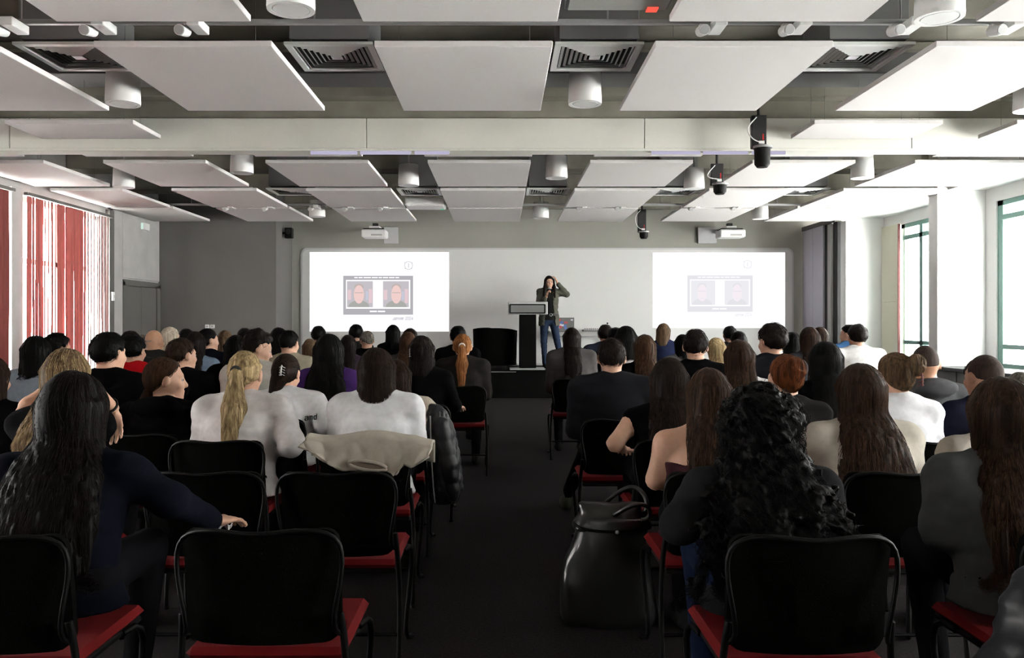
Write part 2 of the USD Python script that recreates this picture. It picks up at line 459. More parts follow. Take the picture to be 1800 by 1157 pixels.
# lectern
D = 15.05
lx = lambda px: (px - VX) * D / FPX
lz = lambda py: EYE + (VY - py) * D / FPX
t = thing('lectern', 'slim black lectern with a grey framed head beside the standing speaker', 'lectern', ((lx(893) + lx(963)) / 2, D, ZST))
w = lx(963) - lx(893)
h0, h1 = lz(553) - ZST, lz(530.5) - ZST
obj('head', cb(-w / 2, w / 2, 0, .42, h0, h1, .01), 'lectern_grey', t)
obj('front_rim', plate(rrect(lx(959) - lx(895), lz(534.5) - lz(551.5), .02).difference(rrect(lx(956) - lx(897.5), lz(537) - lz(549.5), .01)), -.012, .002, -.01, (lz(534.5) + lz(551.5)) / 2 - ZST), 'black_plastic', t)
obj('front_panel', plate(rrect(lx(956) - lx(897.5), lz(537) - lz(549.5), .01), -.008, .002, -.01, (lz(534.5) + lz(551.5)) / 2 - ZST), 'lectern_front', t)
cx = (lx(928) - (lx(893) + lx(963)) / 2)
obj('column', cb(cx - .155, cx + .155, .08, .36, .03, h0, .008), 'stage_black', t)
obj('base_plate', cb(lx(896) - (lx(893) + lx(963)) / 2, lx(958) - (lx(893) + lx(963)) / 2, -.06, .42, 0, .03, .006), 'grey_metal', t)

# low black armchair seen from behind
D = 15.35
t = thing('armchair', 'black tub armchair with curved back on the stage left of the lectern', 'armchair', ((832 + 908) / 2 * D / FPX - VX * D / FPX, D, ZST))
w = 76 * D / FPX
nu, nv = 25, 14
th = np.linspace(-np.pi * .60, np.pi * .60, nu)
outer, inner = [], []
for v_ in np.linspace(0, 1, nv):
    hh = .06 + v_ * (.70 - .05 * np.abs(np.sin(th)) ** 3) + .03 * v_ * (th < -.2) * np.abs(np.sin(th))
    sp = 1 + .05 * v_
    outer.append(np.c_[np.sin(th) * w / 2 * sp, .34 - np.cos(th) * .34 * sp, hh])
    inner.append(np.c_[np.sin(th) * (w / 2 * sp - .09), .34 - np.cos(th) * (.34 * sp - .10), hh])
O, I = np.array(outer), np.array(inner)
V = np.vstack([O.reshape(-1, 3), I.reshape(-1, 3)])
F = []
off = nu * nv
idx = lambda i, j, o=0: o + i * nu + j
for i in range(nv - 1):
    for j in range(nu - 1):
        F += [[idx(i, j), idx(i, j + 1), idx(i + 1, j + 1)], [idx(i, j), idx(i + 1, j + 1), idx(i + 1, j)]]
        F += [[idx(i, j, off), idx(i + 1, j + 1, off), idx(i, j + 1, off)], [idx(i, j, off), idx(i + 1, j, off), idx(i + 1, j + 1, off)]]
for j in range(nu - 1):
    F += [[idx(nv - 1, j), idx(nv - 1, j + 1), idx(nv - 1, j + 1, off)], [idx(nv - 1, j), idx(nv - 1, j + 1, off), idx(nv - 1, j, off)]]
    F += [[idx(0, j), idx(0, j + 1, off), idx(0, j + 1)], [idx(0, j), idx(0, j, off), idx(0, j + 1, off)]]
for j in (0, nu - 1):
    for i in range(nv - 1):
        F += [[idx(i, j), idx(i + 1, j), idx(i + 1, j, off)], [idx(i, j), idx(i + 1, j, off), idx(i, j, off)]]
m = trimesh.Trimesh(V, F, process=False)
m.fix_normals()
obj('shell', m, 'black_fabric', t, 40)
obj('seat_cushion', cb(-w / 2 + .1, w / 2 - .1, .12, .66, .16, .36, .04), 'leather_black', t)
for sx in (-1, 1):
    for y in (.08, .56):
        obj('leg', cyl((sx * w * .28, y, 0), (sx * w * .28, y, .17), .018, 10), 'black_metal', t)

# side table with laptop and mixer behind the speaker
D = 15.98
tx = lambda px: (px - VX) * D / FPX
tz = lambda py: EYE + (VY - py) * D / FPX
t = thing('table', 'light grey folding table with thin legs behind the standing speaker', 'table', (tx(1025), D, ZST))
ht = tz(583.5) - ZST
obj('tabletop', cb(-(tx(1078) - tx(972)) / 2, (tx(1078) - tx(972)) / 2, 0, .53, ht - .035, ht, .004), 'table_grey', t)
obj('apron', cb(-(tx(1074) - tx(976)) / 2, (tx(1074) - tx(976)) / 2, .03, .05, ht - .085, ht - .035, .003), 'grey_metal', t)
for sx in (-1, 1):
    for y in (.05, .46):
        obj('leg', cb(sx * .48 - .02, sx * .48 + .02, y, y + .04, 0, ht - .035, .003), 'grey_metal', t)
zt = ZST + ht
t = thing('laptop', 'dark laptop with colourful stickers on its open lid on the table', 'laptop', (tx(993), D + .12, zt))
obj('base', cb(-.19, .19, .02, .27, 0, .02, .004), 'black_plastic', t)
lid = moved(rot(cb(-.19, .19, -.012, 0, 0, .27, .004), math.radians(8), (1, 0, 0)), (0, .02, .01))
obj('lid', lid, 'lectern_front', t)
mat('sticker_red', (0.55, 0.08, 0.09), .5)
mat('sticker_blue', (0.09, 0.18, 0.55), .5)
mat('sticker_pale', (0.60, 0.62, 0.68), .5)
rs = np.random.default_rng(8)
for k in range(14):
    x, z = rs.uniform(-.17, .04), rs.uniform(.03, .23)
    a, b = rs.uniform(.018, .035), rs.uniform(.015, .03)
    s = moved(rot(cb(x - a, x + a, -.0145, -.0118, z - b, z + b, .0008), math.radians(8), (1, 0, 0)), (0, .02, .01))
    obj('sticker', s, ('sticker_red', 'sticker_blue', 'sticker_red', 'sticker_pale')[k % 4], t, False)
s = moved(rot(cb(.12, .165, -.0145, -.0118, .21, .24, .0008), math.radians(8), (1, 0, 0)), (0, .02, .01))
obj('sticker', s, 'sticker_pale', t, False)
t = thing('mixing_desk', 'flat dark audio mixing desk on the grey table', 'mixer', (tx(1045), D + .14, zt))
obj('body', cb(-.20, .20, 0, .3, 0, .035, .005), 'lectern_front', t)
obj('panel', cb(-.19, .19, .01, .29, .035, .048, .003), 'grey_metal', t)
for k in range(9):
    obj('knob', lathe([(0, .016), (.009, .016), (.011, 0), (0, 0)], 10, (-.16 + k * .04, .08, .048)), 'black_plastic', t)
t = thing('table_microphone', 'small black gooseneck microphone standing at the right end of the table', 'microphone', (tx(1070), D + .2, zt))
obj('base', lathe([(0, 0), (.05, 0), (.05, .014), (.02, .022), (0, .022)], 16), 'black_plastic', t)
obj('gooseneck', tube(bez([(0, 0, .02), (.01, 0, .09), (.0, -.01, .15)], 8), .004, 6), 'grey_metal', t)
obj('capsule', trimesh.creation.icosphere(2, .018).apply_translation((0, -.01, .165)), 'black_plastic', t)

# ------------------------------------------------------------------ things on the walls
t = thing('exit_sign', 'small lit exit sign over the grey door at left', 'sign', (XL + .03, 14.62, EYE + (VY - 399) / 1450 * 14.75))
obj('housing', cb(0, .05, -.02, .24, -.06, .06, .004), 'white_plastic', t)
obj('lit_face', cb(.005, .045, -.026, -.020, -.055, .055, .001), 'exit_green', t)
for k, px in enumerate((365, 374)):
    d = 15.43
    t = thing('wall_socket', ('left of two small white boxes on the grey wall behind the audience', 'right of two small white boxes on the grey wall behind the audience')[k], 'wall box', ((px - VX) * d / FPX, d, EYE + (VY - 574) / FPX * d))
    obj('plate', cb(-.04, .04, -.03, 0, -.035, .035, .004), 'white_plastic', t)
    obj('switch', cb(-.02, .02, -.036, -.03, -.015, .015, .002), 'grey_metal', t)
t = thing('wall_thermostat', 'small grey control box on the pilaster right of the red blinds', 'control box', (XL + .07, 13.44, EYE + (VY - 521) / FPX * 13.44))
obj('plate', cb(0, .03, -.04, .04, -.07, .07, .004), 'white_plastic', t)
obj('switch', cb(.03, .036, -.015, .015, -.02, .02, .002), 'grey_metal', t)
d = 15.43
t = thing('wall_loudspeaker', 'small black loudspeaker high on the corner left of the whiteboard', 'loudspeaker', ((509 - VX) * 15.9 / FPX, 15.9, EYE + (VY - 410) / FPX * 15.9))
obj('cabinet', cb(-.08, .06, -.07, .07, -.10, .10, .01), 'black_plastic', t)
obj('grille', lathe([(0, .004), (.05, .004), (.052, 0), (0, 0)], 16).apply_transform(trimesh.transformations.rotation_matrix(np.pi / 2, (1, 0, 0))).apply_translation((-.01, -.07, .02)), 'black_metal', t)
obj('bracket', cb(-.14, -.08, -.02, .02, -.02, .02, .004), 'black_metal', t)
for side, (xa, xb) in enumerate(((635, 678), (1266, 1311))):
    d = 15.55
    X = lambda px: (px - VX) * d / FPX
    Z = lambda py: EYE + (VY - py) * d / FPX
    t = thing('projector', ('white wall mounted projector above the left end of the whiteboard', 'white wall mounted projector above the right end of the whiteboard')[side], 'projector', ((X(xa) + X(xb)) / 2, d, Z(417)))
    w = X(xb) - X(xa)
    obj('body', cb(-w / 2, w / 2, 0, .36, 0, Z(403) - Z(417), .02), 'white_plastic', t)
    obj('lens_recess', cb(-w * .1, w * .35, -.004, .002, .03, .06, .002), 'grey_metal', t)
    obj('top_gap', cb(-w / 2 + .03, w / 2 - .05, .02, .34, Z(403) - Z(417), Z(401) - Z(417), .002), 'vent_dark', t)
    obj('arm', cb(-.10, .10, .1, 1.04, Z(401) - Z(417), Z(396) - Z(417), .006), 'white_metal', t)
    obj('mounting_plate', cb(.06 if side == 0 else -.42, .34 if side == 0 else -.05, .98, 1.048, -.02, Z(389) - Z(417), .004), 'board_rim', t)
    obj('hanger', cb(-.05, .05, .2, .3, Z(396) - Z(417), Z(390) - Z(417), .006), 'vent_dark', t)
# ------------------------------------------------------------------ ceiling: joists, ducts, beam, hung panels
for y in np.arange(-1.5, 16.2, 1.95):
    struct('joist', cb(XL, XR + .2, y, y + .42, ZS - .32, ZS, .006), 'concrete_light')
t = thing('air_duct', 'grey air duct running crosswise above the panels in front of the white beam', 'duct', (0, 6.9, 3.45))
obj('duct', cb(XL + .05, XR, 0, .42, 0, .26, .01), 'duct_grey', t)
obj('hanger_rail', cb(XL + .05, XR, -.30, -.22, .1, .16, .004), 'concrete_light', t)
for x in (-4.98, -1.2, 2.58, 5.9):
    obj('hanger', cyl((x, .2, .26), (x, .2, .5), .012, 8), 'grey_metal', t)
# beam with its white cladding, in lengths
bm = UsdGeom.Xform.Define(stage, numbered('/World/beam_main'))
tag(bm, kind='structure')
struct('concrete_core', bx(XL, XR + .2, 8.44, 8.58, 3.14, ZS), 'concrete_light', bm)
seams = [XL, (20 - VX) / 172., (645 - VX) / 172., (1132 - VX) / 172., (1600 - VX) / 172., XR + .18]
for a, b in zip(seams[:-1], seams[1:]):
    struct('cladding', cb(a + .003, b - .003, 8.40, 8.44, 3.14, 3.446, .003), 'beam_white', bm)
struct('soffit', cb(XL, XR + .18, 8.40, 8.60, 3.115, 3.14, .003), 'beam_white', bm)
for k, (a, b) in enumerate(((545, 628), (632, 722), (728, 790), (1145, 1232), (1236, 1316), (1322, 1382))):  # strips catching screen light, their brightness put in as emission
    t = thing('screen_glow_strip', ('first', 'second', 'third', 'fourth', 'fifth', 'sixth')[k] + ' from the left of the lavender strips of painted screen glow under the white beam', 'light', ((a - VX) / 172.5, 8.42, 3.10))
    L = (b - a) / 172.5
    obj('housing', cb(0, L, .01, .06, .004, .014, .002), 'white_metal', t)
    obj('glow_face', cb(.004, L - .004, -.012, .012, -.018, .014, .002), 'screen_glow_strip', t)

HP = 3.22
COLS = [-5.92, -4.03, -2.14, -.25, 1.64, 3.53, 5.42]
ROWS = [(3.40, 5.09), (5.55, 7.23), (7.70, 8.33), (8.66, 9.22), (9.60, 11.24), (11.60, 13.28), (13.40, 15.10)]
RN = ['in the row nearest the camera', 'in the second row from the camera', 'in the short row just before the white beam', 'in the short row just behind the white beam',
      'in the first full row behind the white beam', 'in the second full row behind the white beam', 'in the last row before the stage']
CN = ['leftmost', 'second from left', 'third from left', 'middle', 'third from right', 'second from right', 'rightmost']
for r, (y0, y1) in enumerate(ROWS):
    L = y1 - y0
    panel = cb(-.6, .6, 0, L, 0, .042, .004)
    for c, x in enumerate(COLS):
        if r == 2 and c in (2, 3, 4):
            continue
        xx = x
        w0, w1 = -.6, .6
        if c == 0:
            w0 = -.42
        if c == 6:
            w1 = .86
        vis = r > 0 or 1 <= c <= 5
        t = thing('ceiling_panel', 'white acoustic ceiling panel, %s %s' % (CN[c], RN[r]), 'ceiling panel', (xx, y0, HP), group=None)
        obj('board', cb(w0, w1, 0, L, 0, .042, .004), 'panel_white', t)
        for sx in (w0 + .15, w1 - .15):
            for sy in (.14, L - .14):
                obj('hanging_wire', cyl((sx, sy, .042), (sx, sy, ZS - HP), .0018, 5), 'duct_grey', t)
        obj('frame_bar', cb(w0 + .1, w1 - .1, .12, .16, .042, .07, .002), 'white_metal', t)
        obj('frame_bar', cb(w0 + .1, w1 - .1, L - .16, L - .12, .042, .07, .002), 'white_metal', t)

# air diffusers: square outlets of nested frames
GAPS = [-4.98, -3.09, -1.2, .69, 2.58, 4.47]


def diffuser_parts(t):
    w = .31
    obj('plenum', cb(-w + .03, w - .03, -w + .03, w - .03, .05, ZS - 3.30, .004), 'duct_grey', t)
    sq = lambda a, b, z0, z1: trimesh.creation.extrude_polygon(sbox(-a, -a, a, a).difference(sbox(-b, -b, b, b)), z1 - z0, engine='earcut').apply_translation((0, 0, z0))
    obj('outer_frame', sq(w, w - .045, 0, .02), 'white_metal', t, False)
    a = w - .055
    while a > .05:
        # a sloping louvre ring
        v = []
        for q, z in ((a, .014), (a - .017, .004)):
            v += [(-q, -q, z), (q, -q, z), (q, q, z), (-q, q, z)]
        for q, z in ((a, .017), (a - .017, .007)):
            v += [(-q, -q, z), (q, -q, z), (q, q, z), (-q, q, z)]
        f = []
        for i in range(4):
            j = (i + 1) % 4
            f += [[i, j, 4 + j], [i, 4 + j, 4 + i], [8 + i, 12 + j, 8 + j], [8 + i, 12 + i, 12 + j]]
        obj('louvre', trimesh.Trimesh(v, f, process=False), 'white_metal', t, False)
        a -= .036
    obj('core', cb(-a, a, -a, a, .004, .012, .001), 'white_metal', t)
    obj('throat', bx(-w + .045, w - .045, -w + .045, w - .045, .045, .05), 'vent_dark', t, False)


dif = []
for y, gs, word in ((6.05, (1, 2, 3, 4), 'before the white beam'), (9.10, (0, 1, 2, 3, 4, 5), 'just behind the white beam'), (12.25, (1, 2, 3, 4, 5), 'towards the stage')):
    for n, g in enumerate(gs):
        dif.append((GAPS[g], y, '%s of the square louvred air outlets in the row %s' % ([['leftmost', 'second', 'third', 'rightmost'], ['leftmost', 'second', 'third', 'fourth', 'fifth', 'rightmost'], ['leftmost', 'second', 'third', 'fourth', 'rightmost']][(4, 6, 5).index(len(gs))][n], word)))


def copies(first, spots, name, group):
    """further copies of a finished thing"""
    out = [first]
    for loc, label, rz in spots:
        was = first.GetCustomData()
        r = thing(name, label, was['category'], loc, rz, group)
        r.GetReferences().AddInternalReference(first.GetPath())
        # the copy keeps its own place and label
        r.SetInstanceable(True)
        out.append(r)
    return out


t = thing('air_diffuser', dif[0][2], 'air outlet', (dif[0][0], dif[0][1], 3.30), group='square air outlets in the ceiling')
diffuser_parts(t)
copies(t, [((x, y, 3.30), lab, 0) for x, y, lab in dif[1:]], 'air_diffuser', 'square air outlets in the ceiling')

# white cylinders
cyls = [(-1.2, 4.72, 'hanging at the top edge left of the middle panel'), (2.58, 4.85, 'hanging at the top right of the picture'), (-3.09, 6.75, 'left of the second row of panels'), (.69, 6.75, 'below the louvred outlet right of the middle panel'),
        (4.47, 6.95, 'at the right edge before the white beam'), (-3.09, 9.85, 'left, first row behind the white beam'), (.69, 10.2, 'right of the middle panel behind the white beam'), (4.47, 10.2, 'right, first row behind the white beam'),
        (-4.98, 10.9, 'far left behind the white beam'), (-1.2, 10.75, 'left of the middle panel behind the white beam'), (2.58, 11.0, 'right of the hanging black spotlight behind the white beam'), (-3.09, 13.9, 'left, in the last row before the stage'),
        (.69, 14.1, 'right of the middle panel in the last row'), (4.47, 14.2, 'right, in the last row before the stage')]
t = thing('ceiling_speaker', 'white drum-shaped ceiling fitting ' + cyls[0][2], 'ceiling speaker', (cyls[0][0], cyls[0][1], 3.15), group='white drum-shaped ceiling fittings')
obj('drum', lathe([(0, .006), (.105, .006), (.108, 0), (.135, 0), (.137, .02), (.128, .27), (0, .27)], 32), 'white_plastic', t, 35)
obj('grille', lathe([(0, .0), (.10, .0), (.104, .006), (0, .007)], 32), 'white_metal', t, 35)
obj('stem', cyl((0, 0, .27), (0, 0, ZS - 3.15), .012, 8), 'grey_metal', t)
copies(t, [((x, y, 3.15), 'white drum-shaped ceiling fitting ' + w, 0) for x, y, w in cyls[1:]], 'ceiling_speaker', 'white drum-shaped ceiling fittings')

# lighting tracks with little spotlights
tr = [(5.32, 3.285, 'long pale lighting track across the ceiling near the camera', [(20, 'at the left picture edge'), (175, 'below the near left panel'), (338, 'second under the near left panel'), (1240, 'right of the red light'), (1385, 'second right of the red light'), (1575, 'under the big white drum at top right'), (1750, 'at the right picture edge')]),
      (13.34, 3.26, 'thin lighting track across the ceiling before the last row of panels', [(403, 'far row, leftmost'), (472, 'far row, second from left'), (552, 'far row, third from left'), (612, 'far row, fourth from left'), (674, 'far row, fifth from left'), (1020, 'far row, sixth from left'), (1087, 'far row, seventh from left'), (1216, 'far row, second from right'), (1290, 'far row, rightmost')])]
firsts = None
for y, z, lab, sp in tr:
    t = thing('lighting_track', lab, 'lighting track', (0, y, z))
    obj('rail', cb(XL + .1, XR, -.018, .018, 0, .032, .003), 'grey_metal', t)
    for x in (-5, -3.09, -1.2, .69, 2.58, 4.47):
        obj('hanger', cyl((x, 0, .03), (x, 0, ZS - z), .006, 6), 'grey_metal', t)
    for px, w in sp:
        x = (px - VX) * y / FPX
        lab2 = 'small white track spotlight, ' + w
        if firsts is None:
            firsts = thing('track_spotlight', lab2, 'spotlight', (x, y - .0, z - .003), group='small white track spotlights')
            obj('driver_box', cb(.02, .10, -.16, .03, -.055, 0, .004), 'white_metal', firsts)
            head = cyl((-.035, -.01, -.045), (-.035, -.13, -.075), .034, 18)
            obj('head', head, 'white_metal', firsts)
            obj('lens', cyl((-.035, -.1305, -.0752), (-.035, -.134, -.076), .029, 18), 'grey_metal', firsts)
            obj('yoke', cb(-.045, .02, -.03, .01, -.03, 0, .003), 'white_metal', firsts)
        else:
            copies(firsts, [((x, y, z - .003), lab2, 0)], 'track_spotlight', 'small white track spotlights')

# black hanging spotlights right of the middle
bl = [(2.50, 8.0, 3.37, 3.07, 2.865, 'nearest and largest black spotlight hanging before the white beam'), (2.50, 9.54, 3.20, 2.97, 2.845, 'middle black spotlight hanging behind the white beam'), (2.50, 14.6, 3.37, 2.98, 2.85, 'farthest black spotlight hanging in front of the back wall')]
for x, y, zt_, zm, zb, lab in bl:
    t = thing('black_spotlight', lab, 'spotlight', (x, y, zb), group='black hanging spotlights')
    h1, h2 = zm - zb, zt_ - zb
    obj('bracket', cb(-.072, .072, -.03, .03, h1 - .02, h2, .006), 'black_metal', t)
    obj('lamp_can', lathe([(0, .0), (.05, .0), (.072, .03), (.078, h1), (0, h1 + .01)], 24, (.03, -.02, 0)), 'black_plastic', t, 35)
    obj('ring', lathe([(.079, h1 - .02), (.094, h1 - .02), (.094, h1), (.079, h1)], 24, (.03, -.02, 0)), 'grey_metal', t)
    obj('cable', tube(bez([(-.03, -.04, h2 - .02), (-.10, -.05, h2 - .10), (-.12, -.06, h2 - .15), (-.05, -.06, h1 + .05), (.03, -.05, h1 + .04)], 18), .006, 6), 'white_plastic', t)
    obj('plug', cb(-.01, .045, -.05, -.03, h1 + .02, h1 + .05, .003), 'white_plastic', t)
    obj('warning_label', bx(.03, .042, -.0315, -.03, h1 + .06, h1 + .12), 'red_print', t, False)
    obj('stem', cyl((0, 0, h2), (0, 0, ZS - zb), .015, 8), 'black_metal', t)

# grey boxes in the gaps
t = thing('ceiling_unit', 'wide grey ceiling box with a red lamp at the top edge of the picture', 'ceiling unit', (.70, 4.1, 3.29))
obj('casing', cb(-.31, .33, 0, .98, 0, .22, .006), 'duct_grey', t)
obj('flap', cb(-.29, .31, .02, .96, -.012, 0, .003), 'table_grey', t)
obj('red_lamp', cb(.19, .26, .90, .975, -.02, -.012, .002), 'red_led', t)
for x in (-.25, .27):
    obj('hanger', cyl((x, .5, .22), (x, .5, ZS - 3.29), .008, 6), 'grey_metal', t)
t = thing('ceiling_unit', 'pale flat ceiling box with a green lamp left of the middle panel towards the stage', 'ceiling unit', (-1.2, 13.0, 3.22))
obj('casing', cb(-.31, .31, 0, .5, 0, .12, .006), 'white_metal', t)
obj('flap', cb(-.29, .29, .02, .48, -.008, 0, .003), 'white_plastic', t)
obj('green_lamp', cb(.22, .28, .40, .46, -.014, -.008, .002), 'green_led', t)
for x in (-.25, .25):
    obj('hanger', cyl((x, .25, .12), (x, .25, ZS - 3.22), .008, 6), 'grey_metal', t)

# ------------------------------------------------------------------ red vertical blinds at the left windows
def blinds(name, lab, y0, y1, step, seed, openness):
    t = thing(name, lab, 'blinds', (XL + .10, y0, 0))
    obj('head_rail', cb(-.03, .03, -.03, y1 - y0 + .03, 3.06, 3.10, .003), 'door_grey', t)
    r = np.random.default_rng(seed)
    n = int((y1 - y0) / step)
    for k in range(n):
        y = (k + .5) * step
        f = (k + .5) / n
        ang, m = openness(f, r)
        wv = .127 / 2
        nz = 9
        zz = np.linspace(.06, 3.05, nz)
        sway = .012 * np.sin(zz * 1.3 + r.uniform(0, 6)) * (3.05 - zz) / 3
        prof = np.array([(-1, 0), (-.5, .008), (0, .010), (.5, .008), (1, 0)])
        V, F = [], []
        ca, sa = math.cos(ang), math.sin(ang)
        for side in (0, .0015):
            for q in range(nz):
                for s, b in prof:
                    lx_, ly_ = b + side, s * wv
                    V.append((lx_ * ca - ly_ * sa + sway[q], y + lx_ * sa + ly_ * ca, zz[q]))
        c = len(prof)
        o = nz * c
        for q in range(nz - 1):
            for s in range(c - 1):
                a = q * c + s
                F += [[a, a + c + 1, a + 1], [a, a + c, a + c + 1], [o + a, o + a + 1, o + a + c + 1], [o + a, o + a + c + 1, o + a + c]]
        obj('slat', trimesh.Trimesh(V, F, process=False), m, t, True)
    return t


def open_main(f, r):
    # slats near 28 degrees stand edge on to the room's middle and let the sky through
    u = r.uniform
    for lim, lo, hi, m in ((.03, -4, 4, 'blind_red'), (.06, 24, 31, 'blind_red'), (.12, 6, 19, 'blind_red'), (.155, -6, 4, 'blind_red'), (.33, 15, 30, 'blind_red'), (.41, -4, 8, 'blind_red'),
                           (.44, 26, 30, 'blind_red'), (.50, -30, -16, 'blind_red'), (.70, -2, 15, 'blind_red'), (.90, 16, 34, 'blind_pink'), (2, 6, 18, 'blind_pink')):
        if f < lim:
            return math.radians(u(lo, hi)), m


blinds('vertical_blinds', 'half open red vertical blinds at the tall left window', 10.98, 13.34, .092, 4, open_main)
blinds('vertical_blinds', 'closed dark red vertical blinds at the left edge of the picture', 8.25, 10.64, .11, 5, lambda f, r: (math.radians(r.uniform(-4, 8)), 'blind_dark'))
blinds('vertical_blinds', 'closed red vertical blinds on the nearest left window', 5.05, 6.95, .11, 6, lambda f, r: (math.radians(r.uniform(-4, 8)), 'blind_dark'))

blinds('vertical_blinds', 'wide open red vertical blinds on the unseen added left window beside the camera', 1.25, 3.85, .11, 7, lambda f, r: (math.radians(r.uniform(76, 88)), 'blind_red'))  # slats turned open so the added window lets its fill light in
# ------------------------------------------------------------------ bodies: shapes blended as distance fields, then meshed
_CO = np.array([[i, j, k] for i in (0, 1) for j in (0, 1) for k in (0, 1)])
_ED = [(a, b) for a in range(8) for b in range(a + 1, 8) if np.abs(_CO[a] - _CO[b]).sum() == 1]


def nets(F, xs, ys, zs):
    """surface nets: the zero level of F on a rectilinear grid"""
    s = F < 0
    c = [s[a:s.shape[0] - 1 + a, b:s.shape[1] - 1 + b, d:s.shape[2] - 1 + d] for a, b, d in _CO]
    n = sum(q.astype(np.int8) for q in c)
    I = np.argwhere((n > 0) & (n < 8))
    if not len(I):
        return None
    vid = -np.ones(n.shape, np.int64)
    vid[tuple(I.T)] = np.arange(len(I))
    P = np.zeros((len(I), 3))
    W = np.zeros(len(I))
    ax = (xs, ys, zs)
    for a, b in _ED:
        ia, ib = I + _CO[a], I + _CO[b]
        fa, fb = F[tuple(ia.T)], F[tuple(ib.T)]
        on = (fa < 0) != (fb < 0)
        t = np.where(on, fa / np.where(on, fa - fb, 1), 0)
        pa = np.stack([ax[q][ia[:, q]] for q in range(3)], 1)
        pb = np.stack([ax[q][ib[:, q]] for q in range(3)], 1)
        P += np.where(on[:, None], pa + t[:, None] * (pb - pa), 0)
        W += on
    P /= W[:, None]
    Q = []
    for d in range(3):
        e = np.zeros(3, int)
        e[d] = 1
        u, v = np.eye(3, dtype=int)[(d + 1) % 3], np.eye(3, dtype=int)[(d + 2) % 3]
        A = s[:s.shape[0] - e[0], :s.shape[1] - e[1], :s.shape[2] - e[2]]
        B = s[e[0]:, e[1]:, e[2]:]
        for flip, mask in ((False, A & ~B), (True, ~A & B)):
            J = np.argwhere(mask)
            J = J[(J[:, (d + 1) % 3] > 0) & (J[:, (d + 2) % 3] > 0)]
            lim = np.array(n.shape)
            J = J[((J < lim).all(1))]
            if not len(J):
                continue
            q = [vid[tuple(k.T)] for k in (J - u - v, J - v, J, J - u)]
            Q.append(np.stack(q[::-1] if flip else q, 1))
    Q = np.vstack(Q)
    Q = Q[(Q >= 0).all(1)]
    return trimesh.Trimesh(P, np.vstack([Q[:, [0, 1, 2]], Q[:, [0, 2, 3]]]), process=False)


def axis(lo, hi, step, fine=None):
    """grid positions from lo to hi; inside fine = (from, to, step) closer together"""
    if fine is None:
        return np.arange(lo, hi + step, step)
    a, b, h = fine
    a, b = max(a, lo), min(b, hi)
    p = [np.arange(lo, a - step * .4, step)] if a > lo else []
    p.append(np.arange(a, b, h))
    if b < hi:
        p.append(np.arange(b, hi + step, step))
    return np.concatenate(p)


def field(fn, xs, ys, zs):
    X, Y, Z = np.meshgrid(xs, ys, zs, indexing='ij')
    return fn(np.stack([X.ravel(), Y.ravel(), Z.ravel()], 1).astype(np.float32)).reshape(X.shape)


def seg(P, a, b, ra, rb):
    a, b = np.asarray(a, np.float32), np.asarray(b, np.float32)
    ab = b - a
    h = np.clip((P - a) @ ab / (ab @ ab), 0, 1)
    return np.linalg.norm(P - a - h[:, None] * ab, axis=1) - (ra + (rb - ra) * h)


def ell(P, c, r):
    r = np.asarray(r, np.float32)
    q = (P - np.asarray(c, np.float32)) / r
    k0 = np.linalg.norm(q, axis=1)
    k1 = np.linalg.norm(q / r, axis=1)
    return k0 * (k0 - 1) / np.maximum(k1, 1e-6)


def smin(a, b, k):
    h = np.clip(.5 + .5 * (b - a) / k, 0, 1)
    return b + (a - b) * h - k * h * (1 - h)


def smax(a, b, k):
    return -smin(-a, -b, k)


def stack(P, z, a, b, cx, cy):
    """a trunk with an elliptical section that varies with height"""
    o = np.argsort(z)
    z, a, b, cx, cy = (np.asarray(q, float)[o] for q in (z, a, b, cx, cy))
    pz = P[:, 2]
    A, B = np.interp(pz, z, a), np.interp(pz, z, b)
    x, y = P[:, 0] - np.interp(pz, z, cx), P[:, 1] - np.interp(pz, z, cy)
    d = (np.sqrt((x / A) ** 2 + (y / B) ** 2) - 1) * np.minimum(A, B)
    return np.maximum(d, np.maximum(z[0] - pz, pz - z[-1]))


def rotm(yaw, pitch, roll):
    """columns: the head's right, forward and up; pitch > 0 looks down"""
    y, p, r = np.radians([yaw, -pitch, roll])
    Rz = np.array([[math.cos(y), -math.sin(y), 0], [math.sin(y), math.cos(y), 0], [0, 0, 1]])
    Rx = np.array([[1, 0, 0], [0, math.cos(p), -math.sin(p)], [0, math.sin(p), math.cos(p)]])
    Ry = np.array([[math.cos(r), 0, math.sin(r)], [0, 1, 0], [-math.sin(r), 0, math.cos(r)]])
    return Rz @ Rx @ Ry


